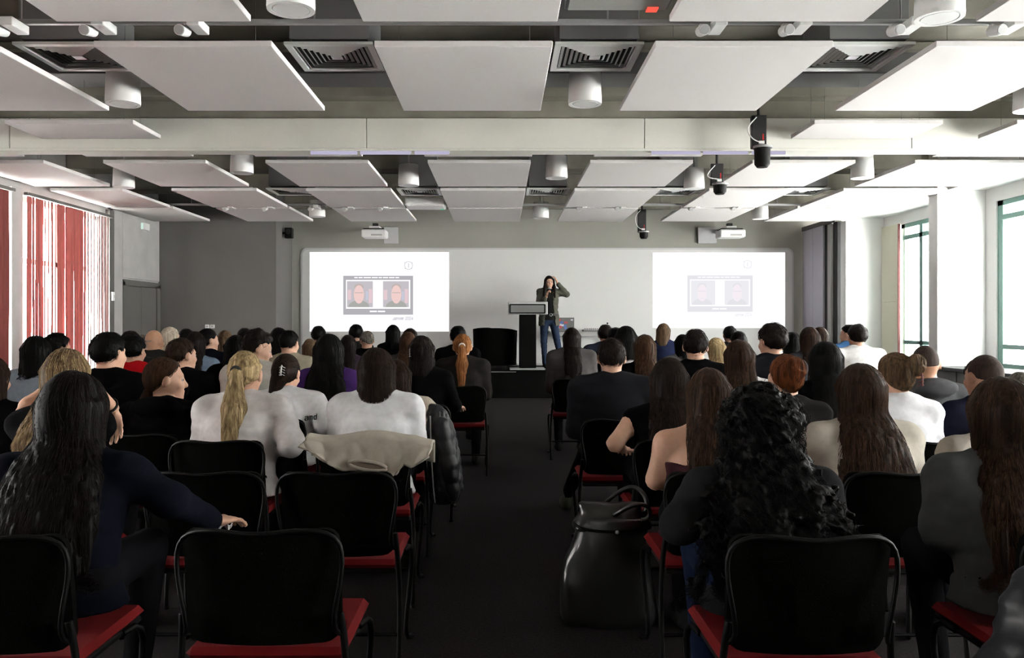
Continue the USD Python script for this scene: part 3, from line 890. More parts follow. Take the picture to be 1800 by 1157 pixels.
def hand_mesh(curl, flip):
    """a hand along +y, palm down, thumb to -x (flip: +x); five fingers, curl in degrees"""
    bones = [((-.022, .02, 0), (-.026, .075, 0), .013, .012), ((-.008, .02, 0), (-.009, .082, 0), .013, .012), ((.008, .02, 0), (.009, .080, 0), .013, .011), ((.022, .02, 0), (.026, .072, 0), .012, .010), ((0, -.01, 0), (0, .03, 0), .024, .026)]
    for x0, x1, y0, L, r in ((-.026, -.031, .075, .070, .0085), (-.009, -.010, .082, .078, .0088), (.009, .011, .080, .072, .0085), (.026, .032, .072, .056, .0075)):
        p = np.array([x0, y0, 0.])
        ang = 0
        for k, f in enumerate((.45, .32, .23)):
            ang += math.radians(curl) * (.7, 1.0, .7)[k]
            q = p + L * f * np.array([(x1 - x0) / L, math.cos(ang), -math.sin(ang)])
            bones.append((p, q, r * (1, .95, .88)[k], r * (.95, .88, .8)[k]))
            p = q
    p = np.array([-.024, .01, -.004])
    for d, L, r in (((-.75, .62, -.15), .040, .011), ((-.45, .86, -.25), .032, .0095), ((-.2, .92, -.3), .024, .0085)):
        q = p + L * np.array(d) / np.linalg.norm(d)
        bones.append((p, q, r, r * .92))
        p = q

    def fn(P):
        d = None
        for a, b, ra, rb in bones[:5]:
            e = seg(P, a, b, ra, rb)
            e = np.where(True, e + np.abs(P[:, 2]) * .25, e)
            d = e if d is None else smin(d, e, .012)
        for a, b, ra, rb in bones[5:]:
            d = smin(d, seg(P, a, b, ra, rb), .004)
        return d
    m = nets(field(fn, axis(-.11, .06, .0052), axis(-.05, .18, .0052), axis(-.12, .05, .0052)), axis(-.11, .06, .0052), axis(-.05, .18, .0052), axis(-.12, .05, .0052))
    if flip:
        m = trimesh.Trimesh(m.vertices * [-1, 1, 1], m.faces[:, ::-1], process=False)
    return m


_HANDS = {}


def hand(curl, flip):
    if (curl, flip) not in _HANDS:
        _HANDS[(curl, flip)] = hand_mesh(curl, flip)
    return _HANDS[(curl, flip)]


def place_hand(curl, flip, wrist, fwd, palm):
    """fwd: where the fingers point; palm: where the palm faces"""
    f = np.asarray(fwd, float) / np.linalg.norm(fwd)
    u = -np.asarray(palm, float)
    u = u - f * u.dot(f)
    u /= np.linalg.norm(u)
    x = np.cross(f, u)
    m = hand(curl, flip).copy()
    m.vertices = m.vertices @ np.array([x, f, u]) + np.asarray(wrist) + f * .018
    return m


SKIN = {'fair': (0.52, 0.30, 0.21), 'mid': (0.40, 0.21, 0.13), 'tan': (0.27, 0.13, 0.075)}
for k_, c_ in SKIN.items():
    mat('skin_' + k_, c_, 0.5, 0.35, noise=(40, .06))
HAIR = {}


def hair_mat(name, dark, light, rough=.55, spec=.08):
    M['hair_' + name] = usdkit.material(stage, '/World/Looks/hair_' + name, {
        'tc': ('texture_coordinate', {}), 'mp': ('mapping', {'scale': (75, 75, 5)}), 'n': ('noise_texture', {'scale': 1.0, 'detail': 3.0, 'distortion': .3}),
        'r': ('rgb_ramp', {'ramp': [(.32, tuple(dark)), (.68, tuple(light))]}), 'b': ('bump', {'strength': .35, 'distance': .004}),
        'p': ('principled_bsdf', {'roughness': rough, 'specular_ior_level': spec})},
        [('tc.object', 'mp.vector'), ('mp.vector', 'n.vector'), ('n.fac', 'r.fac'), ('r.color', 'p.base_color'), ('n.fac', 'b.height'), ('b.normal', 'p.normal')], surface='p.BSDF')


hair_mat('black', (0.0012, 0.0010, 0.0010), (0.0036, 0.0030, 0.0030))
hair_mat('dark', (0.0039, 0.0028, 0.0022), (0.0132, 0.0083, 0.0066))
hair_mat('brown', (0.0096, 0.0054, 0.0036), (0.0330, 0.0180, 0.0120))
hair_mat('chestnut', (0.0225, 0.0112, 0.0067), (0.0750, 0.0375, 0.0210))
hair_mat('light', (.035, .021, .012), (.14, .088, .05))
hair_mat('blond', (.13, .085, .042), (.46, .34, .185))
hair_mat('pale', (.28, .23, .17), (.60, .53, .42))
hair_mat('red', (.035, .010, .004), (.15, .045, .014))
hair_mat('ginger', (.11, .038, .012), (.36, .15, .05))
hair_mat('grey', (.04, .036, .03), (.14, .13, .11))
hair_mat('buzz', (.018, .012, .010), (.045, .028, .022), .8, .2)
hair_mat('balding', (.20, .15, .12), (.30, .23, .19), .7, .2)


class Seat:
    """one seated figure in its own frame: origin on the floor under the hips, looking along +y"""

    def __init__(s, ztop, o):
        g = lambda k, d: o.get(k, d)
        s.o = o
        s.big = g('big', 1.0)
        m = g('build', 'f') == 'm'
        s.zs = ztop - (.292 if m else .290)
        s.sw = (.190 if m else .165) * s.big
        s.ly = g('lean', .03)
        s.hipz = .53
        s.R = rotm(g('yaw', 0), g('pitch', 0), g('roll', 0))
        s.C = np.array([g('hx', 0.0), s.ly + .03 + .05 * max(0, g('pitch', 0)) / 30, ztop - .118])
        zs, b = s.zs, s.big
        t = np.array([0, .22, .5, .78, .92, 1.0, 1.10])
        s.tz = .48 + t * (zs - .48)
        f = np.array([.185, .150, .150, .165, .165, .120, .058]) if not m else np.array([.175, .165, .172, .188, .185, .130, .062])
        s.ta, s.tb = f * b, np.array([.125, .112, .112, .115, .095, .072, .05]) * b
        s.tcx = np.interp(t, [0, 1], [0, g('hx', 0) * .5])
        s.tcy = s.ly * t ** 1.3
        sw = s.sw
        hx = g('hx', 0) * .45
        s.sh = {q: np.array([q * sw + hx, s.ly - .005, zs - .025 + g('sh' + ('l' if q < 0 else 'r'), 0)]) for q in (-1, 1)}
        s.arm = {}
        for q, key in ((-1, 'l'), (1, 'r')):
            pose = g('arm_' + key, 'lap')
            if isinstance(pose, tuple):
                e, w, fwd, palm, curl = pose
            elif pose == 'lap':
                e, w, fwd, palm, curl = (q * (sw + .025), .04 + s.ly * .5, .70), (q * .10, .23, .64), (-q * .35, .9, -.1), (0, 0, -1), 22
            elif pose == 'side':
                e, w, fwd, palm, curl = (q * (sw + .10), -.02, .74), (q * (sw + .03), .18, .68), (-q * .2, .95, -.1), (0, 0, -1), 22
            elif pose == 'head':
                e, w, fwd, palm, curl = (q * (sw + .13), .12, zs + .02), (q * .105, .06 + s.ly, zs + .17), (-q * .45, -.25, .8), (-q * .7, -.2, .1), 28
            elif pose == 'chin':
                e, w, fwd, palm, curl = (q * (sw + .02), .20, .70), (q * .07, .19 + s.ly, zs + .03), (-q * .2, -.1, 1), (0, -1, .2), 60
            s.arm[q] = (np.array(e, float), np.array(w, float), fwd, palm, curl)
        s.neck0 = np.array([hx, s.ly - .01, zs - .01])
        s.m = m

    def trunk(s, P, f=0.0):
        d = stack(P, s.tz, s.ta + f, s.tb + f, s.tcx, s.tcy)
        for q in (-1, 1):
            d = smin(d, seg(P, s.neck0 + [q * .03, 0, .045], s.sh[q], (.038 if s.m else .034) + f, (.056 if s.m else .050) + f), .05)
        return d

    def arm_d(s, P, q, f=0.0, part=1.0):
        e, w = s.arm[q][:2]
        ru = (.052 if s.m else .046) * s.big
        up = seg(P, s.sh[q], s.sh[q] + (e - s.sh[q]) * min(1, part * 2), ru + f, ru - .008 + f)
        if part <= .5:
            return up
        return smin(up, seg(P, e, e + (w - e) * min(1, (part - .5) * 2), ru - .008 + f, .027 + f), .02)

    def head(s, P):
        H = ((P - s.C) @ s.R).astype(np.float32)
        d = ell(H, (0, -.010, 0), (.076, .097, .105))
        d = smin(d, ell(H, (0, .034, -.058), (.057, .060, .076)), .03)
        d = smin(d, seg(H, (0, .070, -.112), (0, .066, -.108), .024, .024), .02)
        d = smin(d, ell(H, (0, .070, .012), (.052, .022, .013)), .015)
        for q in (-1, 1):
            d = smax(d, -seg(H, (q * .031, .104, -.012), (q * .031, .103, -.012), .016, .016), .012)
            ear = ell(H @ np.array([[1, 0, 0], [0, .97, .24], [0, -.24, .97]], np.float32), (q * .082, -.004, -.018), (.012, .021, .034))
            d = smin(d, ear, .006)
            d = smin(d, ell(H, (q * .040, .066, -.045), (.022, .018, .018)), .02)
        d = smin(d, seg(H, (0, .088, -.008), (0, .106, -.046), .008, .013), .012)
        d = smin(d, ell(H, (0, .089, -.077), (.024, .010, .0065)), .006)
        d = smin(d, ell(H, (0, .088, -.089), (.021, .010, .0065)), .006)
        return d

    def skin(s, P):
        d = smin(s.trunk(P, -.004), s.arm_d(P, -1), .03)
        d = smin(d, s.arm_d(P, 1), .03)
        nk = seg(P, s.neck0 + [0, -.005, -.02], s.C + s.R @ np.array([0, -.022, -.065]), .060 if s.m else .050, .056 if s.m else .047)
        d = smin(d, nk, .03)
        return smin(d, s.head(P), .018)

    def top(s, P):
        o = s.o
        f = o.get('loose', .012)
        d = s.trunk(P, f)
        part = {'long': .97, 'mid': .62, 'short': .30, 'none': 0}[o.get('sleeve', 'long')]
        for q in (-1, 1):
            if part:
                d = smin(d, s.arm_d(P, q, f, part), .035)
        n = s.neck0
        if o.get('collar', True):
            c = n + np.array([0, .0, .055])
            ring = np.sqrt((np.hypot(P[:, 0] - c[0], (P[:, 1] - c[1])) - (.060 if s.m else .052)) ** 2 + (P[:, 2] - c[2] - .10 * -(P[:, 1] - c[1])) ** 2) - o.get('collar_r', .013)
            d = smin(d, ring, .015)
        if o.get('hood'):
            d = smin(d, ell(P, n + np.array([0, -.10, .035]), (.13, .062, .060)), .04)
        if o.get('cut') is not None:
            d = smax(d, P[:, 2] - (s.zs - o['cut']), .006)
        near = np.abs(d) < .03
        if near.any():
            Q = P[near]
            d[near] += (meshkit.noise(Q * np.array([14, 14, 22.0]), 5) - .5) * .010 * o.get('wrinkle', 1.0) + (meshkit.noise(Q * np.array([6, 6, 30.0]) + Q[:, [2, 0, 1]] * 9, 6) - .5) * .008 * o.get('wrinkle', 1.0)
        return d

    def legs(s, P):
        d = None
        for q in (-1, 1):
            hip, kn, an = (q * .095, .02, .560), (q * .12, .385, .562), (q * .12, .265, .09)
            if q == -1 and s.o.get('foot_l'):
                kn, an = s.o['foot_l']
            e = smin(seg(P, hip, kn, .088, .066), seg(P, kn, an, .064, .045), .02)
            d = e if d is None else smin(d, e, .02)
        return smin(d, ell(P, (0, .0, .565), (.185, .14, .095)), .04)

    # ---- hair
    def hair(s, P, ridges=True):
        o = s.o
        st, v = o['hair'], o.get('vol', .0)
        H = ((P - s.C) @ s.R).astype(np.float32)
        hx, hy, hz = H.T
        amp, fq = o.get('amp', .006), o.get('freq', 20.0)
        base = ell(H, (0, -.014, .007), (.085 + v, .105 + v, .108 + v))
        tie = None
        if st in ('short', 'buzz', 'bald', 'curlytop'):
            lift = np.clip(-(hz + .01) / .08, 0, 1) * (.016 + v * .8)
            fp = o.get('fp', .032 if st == 'buzz' else .012) if st != 'bald' else -.055
            d = smax(base + lift + (.008 if st in ('buzz', 'bald') else 0), (hy - hz - fp) * .707, .012)
            d = smax(d, -(hz + (.104 if st != 'bald' else .07)) + np.abs(hx) * .2, .01)
            if st == 'bald':
                d = smax(d, hz - .005, .01)
            if st == 'curlytop':
                amp, fq = .030, 0
            if st in ('buzz', 'bald'):
                amp = .0015
            elif st == 'short':
                amp, fq = o.get('amp', .014), 0
        else:
            d = smax(base, (hy - hz - o.get('fp', .03)) * .707, .015)
            if st in ('pony', 'bun', 'low', 'clip', 'halfpony'):
                d = smax(d, -(hz + .095), .015)
        if st in ('short', 'buzz', 'bald', 'curlytop', 'pony', 'bun', 'low', 'clip'):
            for q in (-1, 1):
                d = smax(d, -ell(H, (q * .092, .004, -.022), (.030, .026, .040)), .008)
        zc = s.C[2] + .02
        back = lambda z: np.interp(z, s.tz, s.tcy) - np.interp(z, s.tz, s.tb)
        if st in ('long', 'curly', 'bob', 'half', 'halfpony'):
            L = o.get('len', .45)
            w = o.get('w', .115)
            ze = s.C[2] - L
            zz = np.array([zc + .01, zc - .10, zc - .20, (zc - .2 + ze) / 2 if L > .3 else zc - .21, min(ze, zc - .22)])
            yb = np.array([s.C[1] - .022, s.C[1] - .035, s.C[1] - .06, 0, 0])
            th = np.array([.082, .078, .062, .045, .036])
            for i in (3, 4):
                yb[i] = min(back(zz[i]) - .012, s.C[1] - .03) if L > .3 else s.C[1] - .05
            if L > .3:
                yb[2] = min(yb[2], back(zz[2]) + .005)
            hx0 = np.linspace(s.C[0], s.C[0] * .6 + o.get('sway', 0), 5)
            c = stack(P, zz, np.array([.084 + v, .092 + v, (.100 + w) / 2 + v * .6, w, w * o.get('taper', .85)]), th + v * .6, hx0, yb)
            ragged = (meshkit.noise(np.c_[P[:, 0] * 24, P[:, 1] * 6, P[:, 0] * 0], 9) - .5) * .10
            c = np.maximum(c, ze + .03 + ragged - P[:, 2])
            c = smax(c, hy - .030, .012)
            d = smin(d, c, .03)
        if st in ('pony', 'halfpony'):
            tie = np.array(o.get('tie', (0, -.108, .03)))
            T = s.C + s.R @ tie
            L = o.get('len', .34)
            pts = [T, T + [0, -.035, -.02], T + [o.get('sway', 0) * .5, -.035, -L * .45], T + [o.get('sway', 0), -.015, -L]]
            for p in pts[2:]:
                p[1] = min(p[1], back(p[2]) - .040)
            rr = np.array([.020, .030, o.get('w', .042), .026])
            for i in range(3):
                d = smin(d, seg(P, pts[i], pts[i + 1], rr[i], rr[i + 1]), .012)
        if st == 'bun':
            tie = np.array(o.get('tie', (0, -.10, .055)))
            r = o.get('w', .040)
            d = smin(d, ell(H, tie, (r * 1.15, r, r)), .012)
            knot = np.sqrt((np.hypot(hx - tie[0], hz - tie[2]) - r * .9) ** 2 + (hy - tie[1] + r * .35) ** 2) - r * .45
            d = smin(d, knot, .008)
        if st == 'low':
            tie = np.array((0.0, -.085, -.085))
            T = s.C + s.R @ tie
            for i, dx in enumerate((-.03, .0, .035)):
                d = smin(d, seg(P, T, T + np.array([dx + o.get('sway', 0), -.03, -.075 - .015 * i]), .026, .010), .012)
        if st == 'clip':
            tie = np.array((0.0, -.11, .02))
            d = smin(d, ell(H, (0, -.10, -.005), (.050, .035, .060)), .02)
            T = s.C + s.R @ np.array((0, -.08, -.06))
            for dx in (-.05, .0):
                d = smin(d, seg(P, T + [dx * .6, 0, 0], T + [dx + o.get('sway', 0), -.02, -.14], .032, .012), .02)
        if st == 'half':
            tie = np.array((0.0, -.112, .035))
            d = smin(d, ell(H, (0, -.105, .01), (.045, .022, .05)), .02)
        if ridges and amp > 0:
            n = np.abs(d) < .05
            if n.any():
                h, q = H[n], P[n]
                if fq == 0 or st == 'curly':
                    if st == 'short':
                        rad = h / (np.linalg.norm(h, axis=1, keepdims=True) + 1e-6)
                        d[n] += (meshkit.noise(rad * 7 + q * 12, 3) - .5) * amp + (meshkit.noise(rad * 22 + q * 8, 4) - .5) * amp * .5
                    else:
                        f0 = 34 if st != 'curly' else 42
                        d[n] += (meshkit.noise(q * f0 * .45, 7) - .5) * amp * .9 + (meshkit.noise(q * f0, 3) - .5) * amp * .8 + (meshkit.noise(q * f0 * 2.2, 4) - .5) * amp * .5
                else:
                    if tie is not None and st in ('pony', 'bun', 'clip', 'low'):
                        rel = h - tie
                        ph = np.arctan2(rel[:, 0], rel[:, 2] + 1e-6)
                        tail = np.clip((-.09 - rel[:, 2]) / .05, 0, 1)
                    else:
                        ph = np.arctan2(h[:, 0], -h[:, 1] + .02)
                        tail = 0 * ph
                    wav = o.get('wave', .0)
                    z = q[:, 2]
                    a1 = ph * fq * .32 + wav * np.sin(z * 28 + ph * 2)
                    a2 = q[:, 0] * 110 + wav * np.sin(z * 28 + q[:, 0] * 20) * 1.5
                    n1 = .5 * meshkit.noise(np.c_[a1 * .6 + 7.3, z * 2.2, ph * 0 + 3], 11) + .5 * meshkit.noise(np.c_[a1 * 2.1, z * 2.2, ph * 0 + 5], 13)
                    n2 = meshkit.noise(np.c_[a2, z * 3.0, q[:, 1] * 60], 12)
                    hang = np.clip((-.06 - h[:, 2]) / .10, 0, 1) if st in ('long', 'half', 'bob') else tail
                    d[n] += ((n1 - .5) * (1 - hang) + (n2 - .5) * hang * (1.4 if st not in ('pony', 'low', 'clip') else .8)) * amp * 1.5
                    if wav:
                        d[n] += np.sin(z * 26 + q[:, 0] * 14) * wav * .004
        return d

    def flow(s, P):
        """where a strand at P runs"""
        o, st = s.o, s.o['hair']
        H = (P - s.C) @ s.R
        down = np.tile([0, 0, -1.0], (len(P), 1))
        if st in ('pony', 'bun', 'clip', 'low'):
            tie = {'low': (0, -.085, -.085), 'clip': (0, -.11, .02)}.get(st, o.get('tie', (0, -.108, .03) if st == 'pony' else (0, -.10, .055)))
            T = s.C + s.R @ np.array(tie)
            to = T - P
            far = np.linalg.norm(to, axis=1, keepdims=True)
            on_head = (H[:, 1] > tie[1] + .004)[:, None] & (H[:, 2] > -.12)[:, None]
            return np.where(on_head, to / (far + 1e-6), down)
        out = H.copy()
        out[:, 2] = 0
        out[:, 1] -= .0
        top = np.clip((H[:, 2] - .05) / .05, 0, 1)[:, None]
        return down + top * (out @ s.R.T) * 14 + np.array([0, -.3, 0]) * top


def strands(S, mesh, n, steps, ds, seed, jitter=.10, lift=.001):
    """loose strands lying on the hair, combed along its flow"""
    r = np.random.default_rng(seed)
    P, fi = trimesh.sample.sample_surface(mesh, n, seed=seed)
    P = np.asarray(P) + mesh.face_normals[fi] * .001
    line = [P]
    d0 = None
    jit = r.normal(0, jitter, (n, 3))
    for k in range(steps):
        e = .004
        base = S.hair(P.astype(np.float32), False)
        G = np.stack([S.hair((P + np.eye(3)[i] * e).astype(np.float32), False) - base for i in range(3)], 1) / e
        N = G / (np.linalg.norm(G, axis=1, keepdims=True) + 1e-6)
        D = S.flow(P) + jit
        D -= N * (D * N).sum(1, keepdims=True)
        D /= np.linalg.norm(D, axis=1, keepdims=True) + 1e-6
        Q = P + D * ds
        b2 = S.hair(Q.astype(np.float32), False)
        Q -= N * np.clip(b2 - (.001 + lift * 2 * ((k + 1) / steps)), -.006, .006)[:, None]
        P = Q
        line.append(P)
    return np.stack(line, 1)


def curves(name, L, m, parent, w, label=None):
    c = UsdGeom.BasisCurves.Define(stage, numbered(str(parent.GetPath()) + '/' + name))
    n, k = L.shape[:2]
    c.CreateTypeAttr('linear')
    c.CreatePointsAttr(Vt.Vec3fArray.FromNumpy(L.reshape(-1, 3).astype(np.float32)))
    c.CreateCurveVertexCountsAttr(Vt.IntArray.FromNumpy(np.full(n, k, np.int32)))
    ww = np.tile(w * np.linspace(1, .35, k), n)
    c.CreateWidthsAttr(Vt.FloatArray.FromNumpy(ww.astype(np.float32)))
    c.SetWidthsInterpolation('vertex')
    UsdShade.MaterialBindingAPI.Apply(c.GetPrim()).Bind(M[m])
    return tag(c, kind='stuff')


TOPS = {}


def cloth(c):
    """a fabric for the colour c, shared"""
    if c not in TOPS:
        n = 'cloth_%02d' % len(TOPS)
        mat(n, c, .92, .035, bump=(300, .25, .002), noise=(25, .10))
        TOPS[c] = n
    return TOPS[c]


def shoe_mesh():
    def fn(P):
        d = smin(ell(P, (0, .07, .035), (.045, .13, .042)), ell(P, (0, -.02, .055), (.042, .055, .055)), .02)
        return smax(d, .004 - P[:, 2], .004)
    a = (axis(-.06, .06, .014), axis(-.10, .22, .016), axis(-.01, .13, .012))
    return nets(field(fn, *a), *a)


SHOE = shoe_mesh()


def person(px, ytop, d, label, hair, hcol, top, skin='fair', rz=0.0, trousers=(.004, .004, .005), **o):
    """px, ytop: where the crown shows in the photograph; d: how far the hips are from the camera"""
    o['hair'] = hair
    lean = o.get('lean', .03)
    dh = d + lean + .02
    x = (px - VX) * dh / FPX
    ztop = EYE + (VY - ytop) * dh / FPX
    Sc = FPX / d
    S = Seat(ztop, o)
    t = thing('person', label, 'person', (x - o.get('hx', 0) * math.cos(math.radians(rz)), d, 0), rz)
    lod = 0 if Sc > 300 else 1 if Sc > 175 else 2
    hs, bs, cs, rs_ = ((.0085, .022, .013, .0065), (.012, .028, .018, .010), (.016, .034, .024, .014))[lod]
    C = S.C
    ex = [abs(v[0]) for q in (-1, 1) for v in S.arm[q][:2]] + [S.sw + .07]
    X1 = max(ex) + .09
    ymax = max([S.arm[q][1][1] for q in (-1, 1)] + [C[1] + .1]) + .06
    zt = max(C[2] + .13, max(S.arm[q][k][2] for q in (-1, 1) for k in (0, 1)) + .06)
    a = (axis(-X1, X1, bs, (C[0] - .10, C[0] + .10, hs)), axis(-.2, ymax, bs, (C[1] - .125, C[1] + .135, hs)), axis(.46, zt, bs, (C[2] - .16, C[2] + .12, hs)))
    body = nets(field(S.skin, *a), *a)
    hm = []
    for q in (-1, 1):
        e, w, fwd, palm, curl = S.arm[q]
        if Sc > 120:
            hm.append(place_hand(curl, q < 0, w, fwd, palm))
    obj('body', cat_(body, *hm), 'skin_' + skin, t, True)
    if top is not None:
        f = o.get('loose', .012)
        a = (axis(-X1 - f, X1 + f, cs), axis(-.25, ymax, cs), axis(.46, zt + .02, cs))
        m = nets(field(S.top, *a), *a)
        obj(o.get('wear', 'top'), m, cloth(top), t, True)
    a = (axis(-.25, .25, .028), axis(-.2, .85 if o.get('foot_l') else .58, .028), axis(.05, .68, .028))
    obj('trousers', nets(field(S.legs, *a), *a), cloth(trousers), t, True)
    for q in (-1, 1):
        fp = np.array((q * .12, .275, 0))
        if q == -1 and o.get('foot_l'):
            fp = np.array([o['foot_l'][1][0], o['foot_l'][1][1] + .01, 0])
        obj('shoe', moved(SHOE, fp), cloth(o.get('shoe', (.014, .014, .014))), t, True)
    if hair != 'none':
        st = hair
        L = o.get('len', .45 if st in ('long', 'curly', 'half') else .34)
        zlo = C[2] - (L + .08 if st in ('long', 'curly', 'half', 'bob', 'pony', 'halfpony') else .26 if st in ('clip', 'low') else .14)
        v = o.get('vol', 0) + o.get('w', .115) if st in ('long', 'curly', 'half', 'bob') else .05
        ww = max(.125 + o.get('vol', 0), (o.get('w', .115) + .05) if st in ('long', 'curly', 'half', 'bob') else .12)
        sway = o.get('sway', 0)
        yb = min(C[1] - .20 - o.get('vol', 0), np.interp(.7, S.tz, S.tcy - S.tb) - .11, np.interp(.7, S.tz, S.tcy) - .22)
        a = (axis(C[0] - ww + min(0, sway) - abs(C[0]) * .4, C[0] + ww + max(0, sway) + abs(C[0]) * .4, rs_), axis(yb, C[1] + .14, rs_), axis(zlo, C[2] + .15 + o.get('vol', 0), rs_))
        hm = nets(field(S.hair, *a), *a)
        h = obj('hair', hm, 'hair_' + hcol, t, True, label=o.get('hair_label'))
        if Sc > 118 and st not in ('buzz', 'bald') and o.get('strands', True):
            brief = st in ('short', 'curlytop')
            n = 1500 if Sc > 300 else 800 if Sc > 255 else 380 if Sc > 175 else 200
            if brief:
                n = int(n * .7)
            k = 5 if brief else 10
            L = strands(S, hm, n, k, .009 if brief else .019, int(px) + 500, .45 if brief else .12, .0035 if brief else .001)
            if st == 'curly':
                q = np.arange(k + 1)[None, :] * 1.7 + np.random.default_rng(3).uniform(0, 6, (n, 1))
                L = L + .013 * np.stack([np.cos(q), np.sin(q), np.cos(q * 1.3) * .5], 2)
            curves('loose_strands', L, 'hair_' + (o.get('hcol2') or hcol), h, .0016 if Sc > 255 else .0028)

        def inhead(m, p, r=np.eye(3)):
            m = m.copy()
            m.vertices = (m.vertices @ r.T + np.array(p)) @ S.R.T + C
            return m
        if st == 'pony':
            tie = np.array(o.get('tie', (0, -.108, .03)))
            th = np.linspace(0, 2 * np.pi, 20)
            ring = tube(np.c_[np.cos(th) * .024, th * 0 - .012, np.sin(th) * .024], .008, 8)
            obj('hair_tie', inhead(ring, tie + [0, -.010, 0]), o.get('tie_mat', 'black_fabric'), t, True)
        if st == 'clip' or o.get('clip'):
            cp = np.array(o['clip'] if o.get('clip') else (.035, .0, -.01), float)
            k = o.get('clip_size', .75)
            bar = tube(bez(np.array([(0, -.152, .035), (0, -.158, .01), (0, -.155, -.03)]) * [1, 1, 1], 8), .006 * k, 8)
            teeth = [tube(bez([(0, -.156, z), (q * .014 * k, -.154, z - .004), (q * .022 * k, -.140, z - .008)], 6), .003 * k, 6) for q in (-1, 1) for z in (.028, .012, -.004, -.020)]
            obj('hair_clip', inhead(cat_(bar, *teeth), cp), o.get('clip_mat', 'grey_metal'), t, True)
    if o.get('eyes'):
        for q in (-1, 1):
            e = trimesh.creation.icosphere(2, .0115)
            e.vertices = (e.vertices + [q * .031, .0765, -.012]) @ S.R.T + C
            obj('eye', e, 'eye_white', t, True)
            e = trimesh.creation.icosphere(1, .0068)
            e.vertices = (e.vertices + [q * .031, .0835, -.012]) @ S.R.T + C
            obj('iris', e, 'black_plastic', t, True)
    return t, S, x, ztop
# ------------------------------------------------------------------ chairs
def bend(m, k):
    v = m.vertices
    v[:, 1] += k * v[:, 0] ** 2
    return m


def back_shell(w, z0, z1, y0, y1, th, rise=.0):
    """curved back rest with rounded corners, leaning back from (y0, z0) to (y1, z1)"""
    p = rrect(w, z1 - z0, .045, 4)
    ring = np.array(p.exterior.coords)[:-1]
    cs = CrossSection([ring if p.exterior.is_ccw else ring[::-1]])
    m = mft(Manifold.extrude(cs, th).refine_to_length(.05))
    v = m.vertices.copy()
    z = v[:, 1] + (z0 + z1) / 2
    t = (z - z0) / (z1 - z0)
    y = y0 + (y1 - y0) * t ** 1.4 + (th - v[:, 2]) - 1.1 * (v[:, 0] / w * .5) ** 2 * -.55
    z = z + rise * t * (np.abs(v[:, 0]) / (w / 2)) ** 2
    out = trimesh.Trimesh(np.c_[v[:, 0], y, z], m.faces, process=False)
    out.fix_normals()
    return out


def chair_parts(t):
    obj('backrest', back_shell(.43, .47, .79, -.225, -.275, .022, .012), 'black_fabric', t, 35)
    rim = bez([(-.214, -.215, .50), (-.222, -.245, .66), (-.205, -.25, .775), (-.15, -.268, .797), (0, -.287, .792), (.15, -.268, .797), (.205, -.25, .775), (.222, -.245, .66), (.214, -.215, .50)], 40)
    obj('back_rim', tube(rim, .007, 7), 'black_tube', t, True)
    obj('seat', cb(-.225, .225, -.20, .245, .415, .45, .018), 'red_fabric', t)
    obj('seat_shell', cb(-.215, .215, -.19, .235, .395, .416, .006), 'black_plastic', t)
    for sx in (-1, 1):
        obj('leg', tube(bez([(sx * .235, .20, .012), (sx * .235, .19, .30), (sx * .235, .17, .40), (sx * .215, .10, .405)], 12), .0105, 8), 'black_tube', t, True)
        obj('leg', tube(bez([(sx * .235, -.26, .012), (sx * .235, -.215, .30), (sx * .228, -.205, .44), (sx * .218, -.225, .56)], 12), .0105, 8), 'black_tube', t, True)
        obj('foot', lathe([(0, 0), (.014, 0), (.014, .014), (0, .014)], 10, (sx * .235, .20, 0)), 'black_plastic', t)
        obj('foot', lathe([(0, 0), (.014, 0), (.014, .014), (0, .014)], 10, (sx * .235, -.26, 0)), 'black_plastic', t)
    obj('crossbar', cyl((-.235, -.235, .18), (.235, -.235, .18), .008, 8), 'black_tube', t)


CHAIR = []


def chair(x, y, label, rz=0.0, group='black conference chairs in rows'):
    if not CHAIR:
        t = thing('chair', label, 'chair', (x, y, 0), rz, group)
        chair_parts(t)
        CHAIR.append(t)
        return t
    t = thing('chair', label, 'chair', (x, y, 0), rz, group)
    t.GetReferences().AddInternalReference(CHAIR[0].GetPath())
    t.SetInstanceable(True)
    return t


# ------------------------------------------------------------------ the audience
ROW = [0, 2.60, 3.45, 4.30, 5.15, 6.00, 6.85, 7.70, 8.55, 9.40, 10.25, 11.10, 11.95]
BLK, NAVY, WHT, CHAR = (.002, .002, .0023), (.003, .0036, .007), (.66, .66, .68), (.018, .018, .019)
SEATED = []


def sit(row, px, ytop, label, short, hair, hcol, top, dd=0.0, **o):
    d = ROW[row] + dd - .04
    t, S, x, zt = person(px, ytop, d, label, hair, hcol, top, **o)
    chair(x - o.get('hx', 0), d - .055 - o.get('back', 0), 'black conference chair under the ' + short, o.get('rz', 0) * .3)
    SEATED.append((x, d))
    return t, S


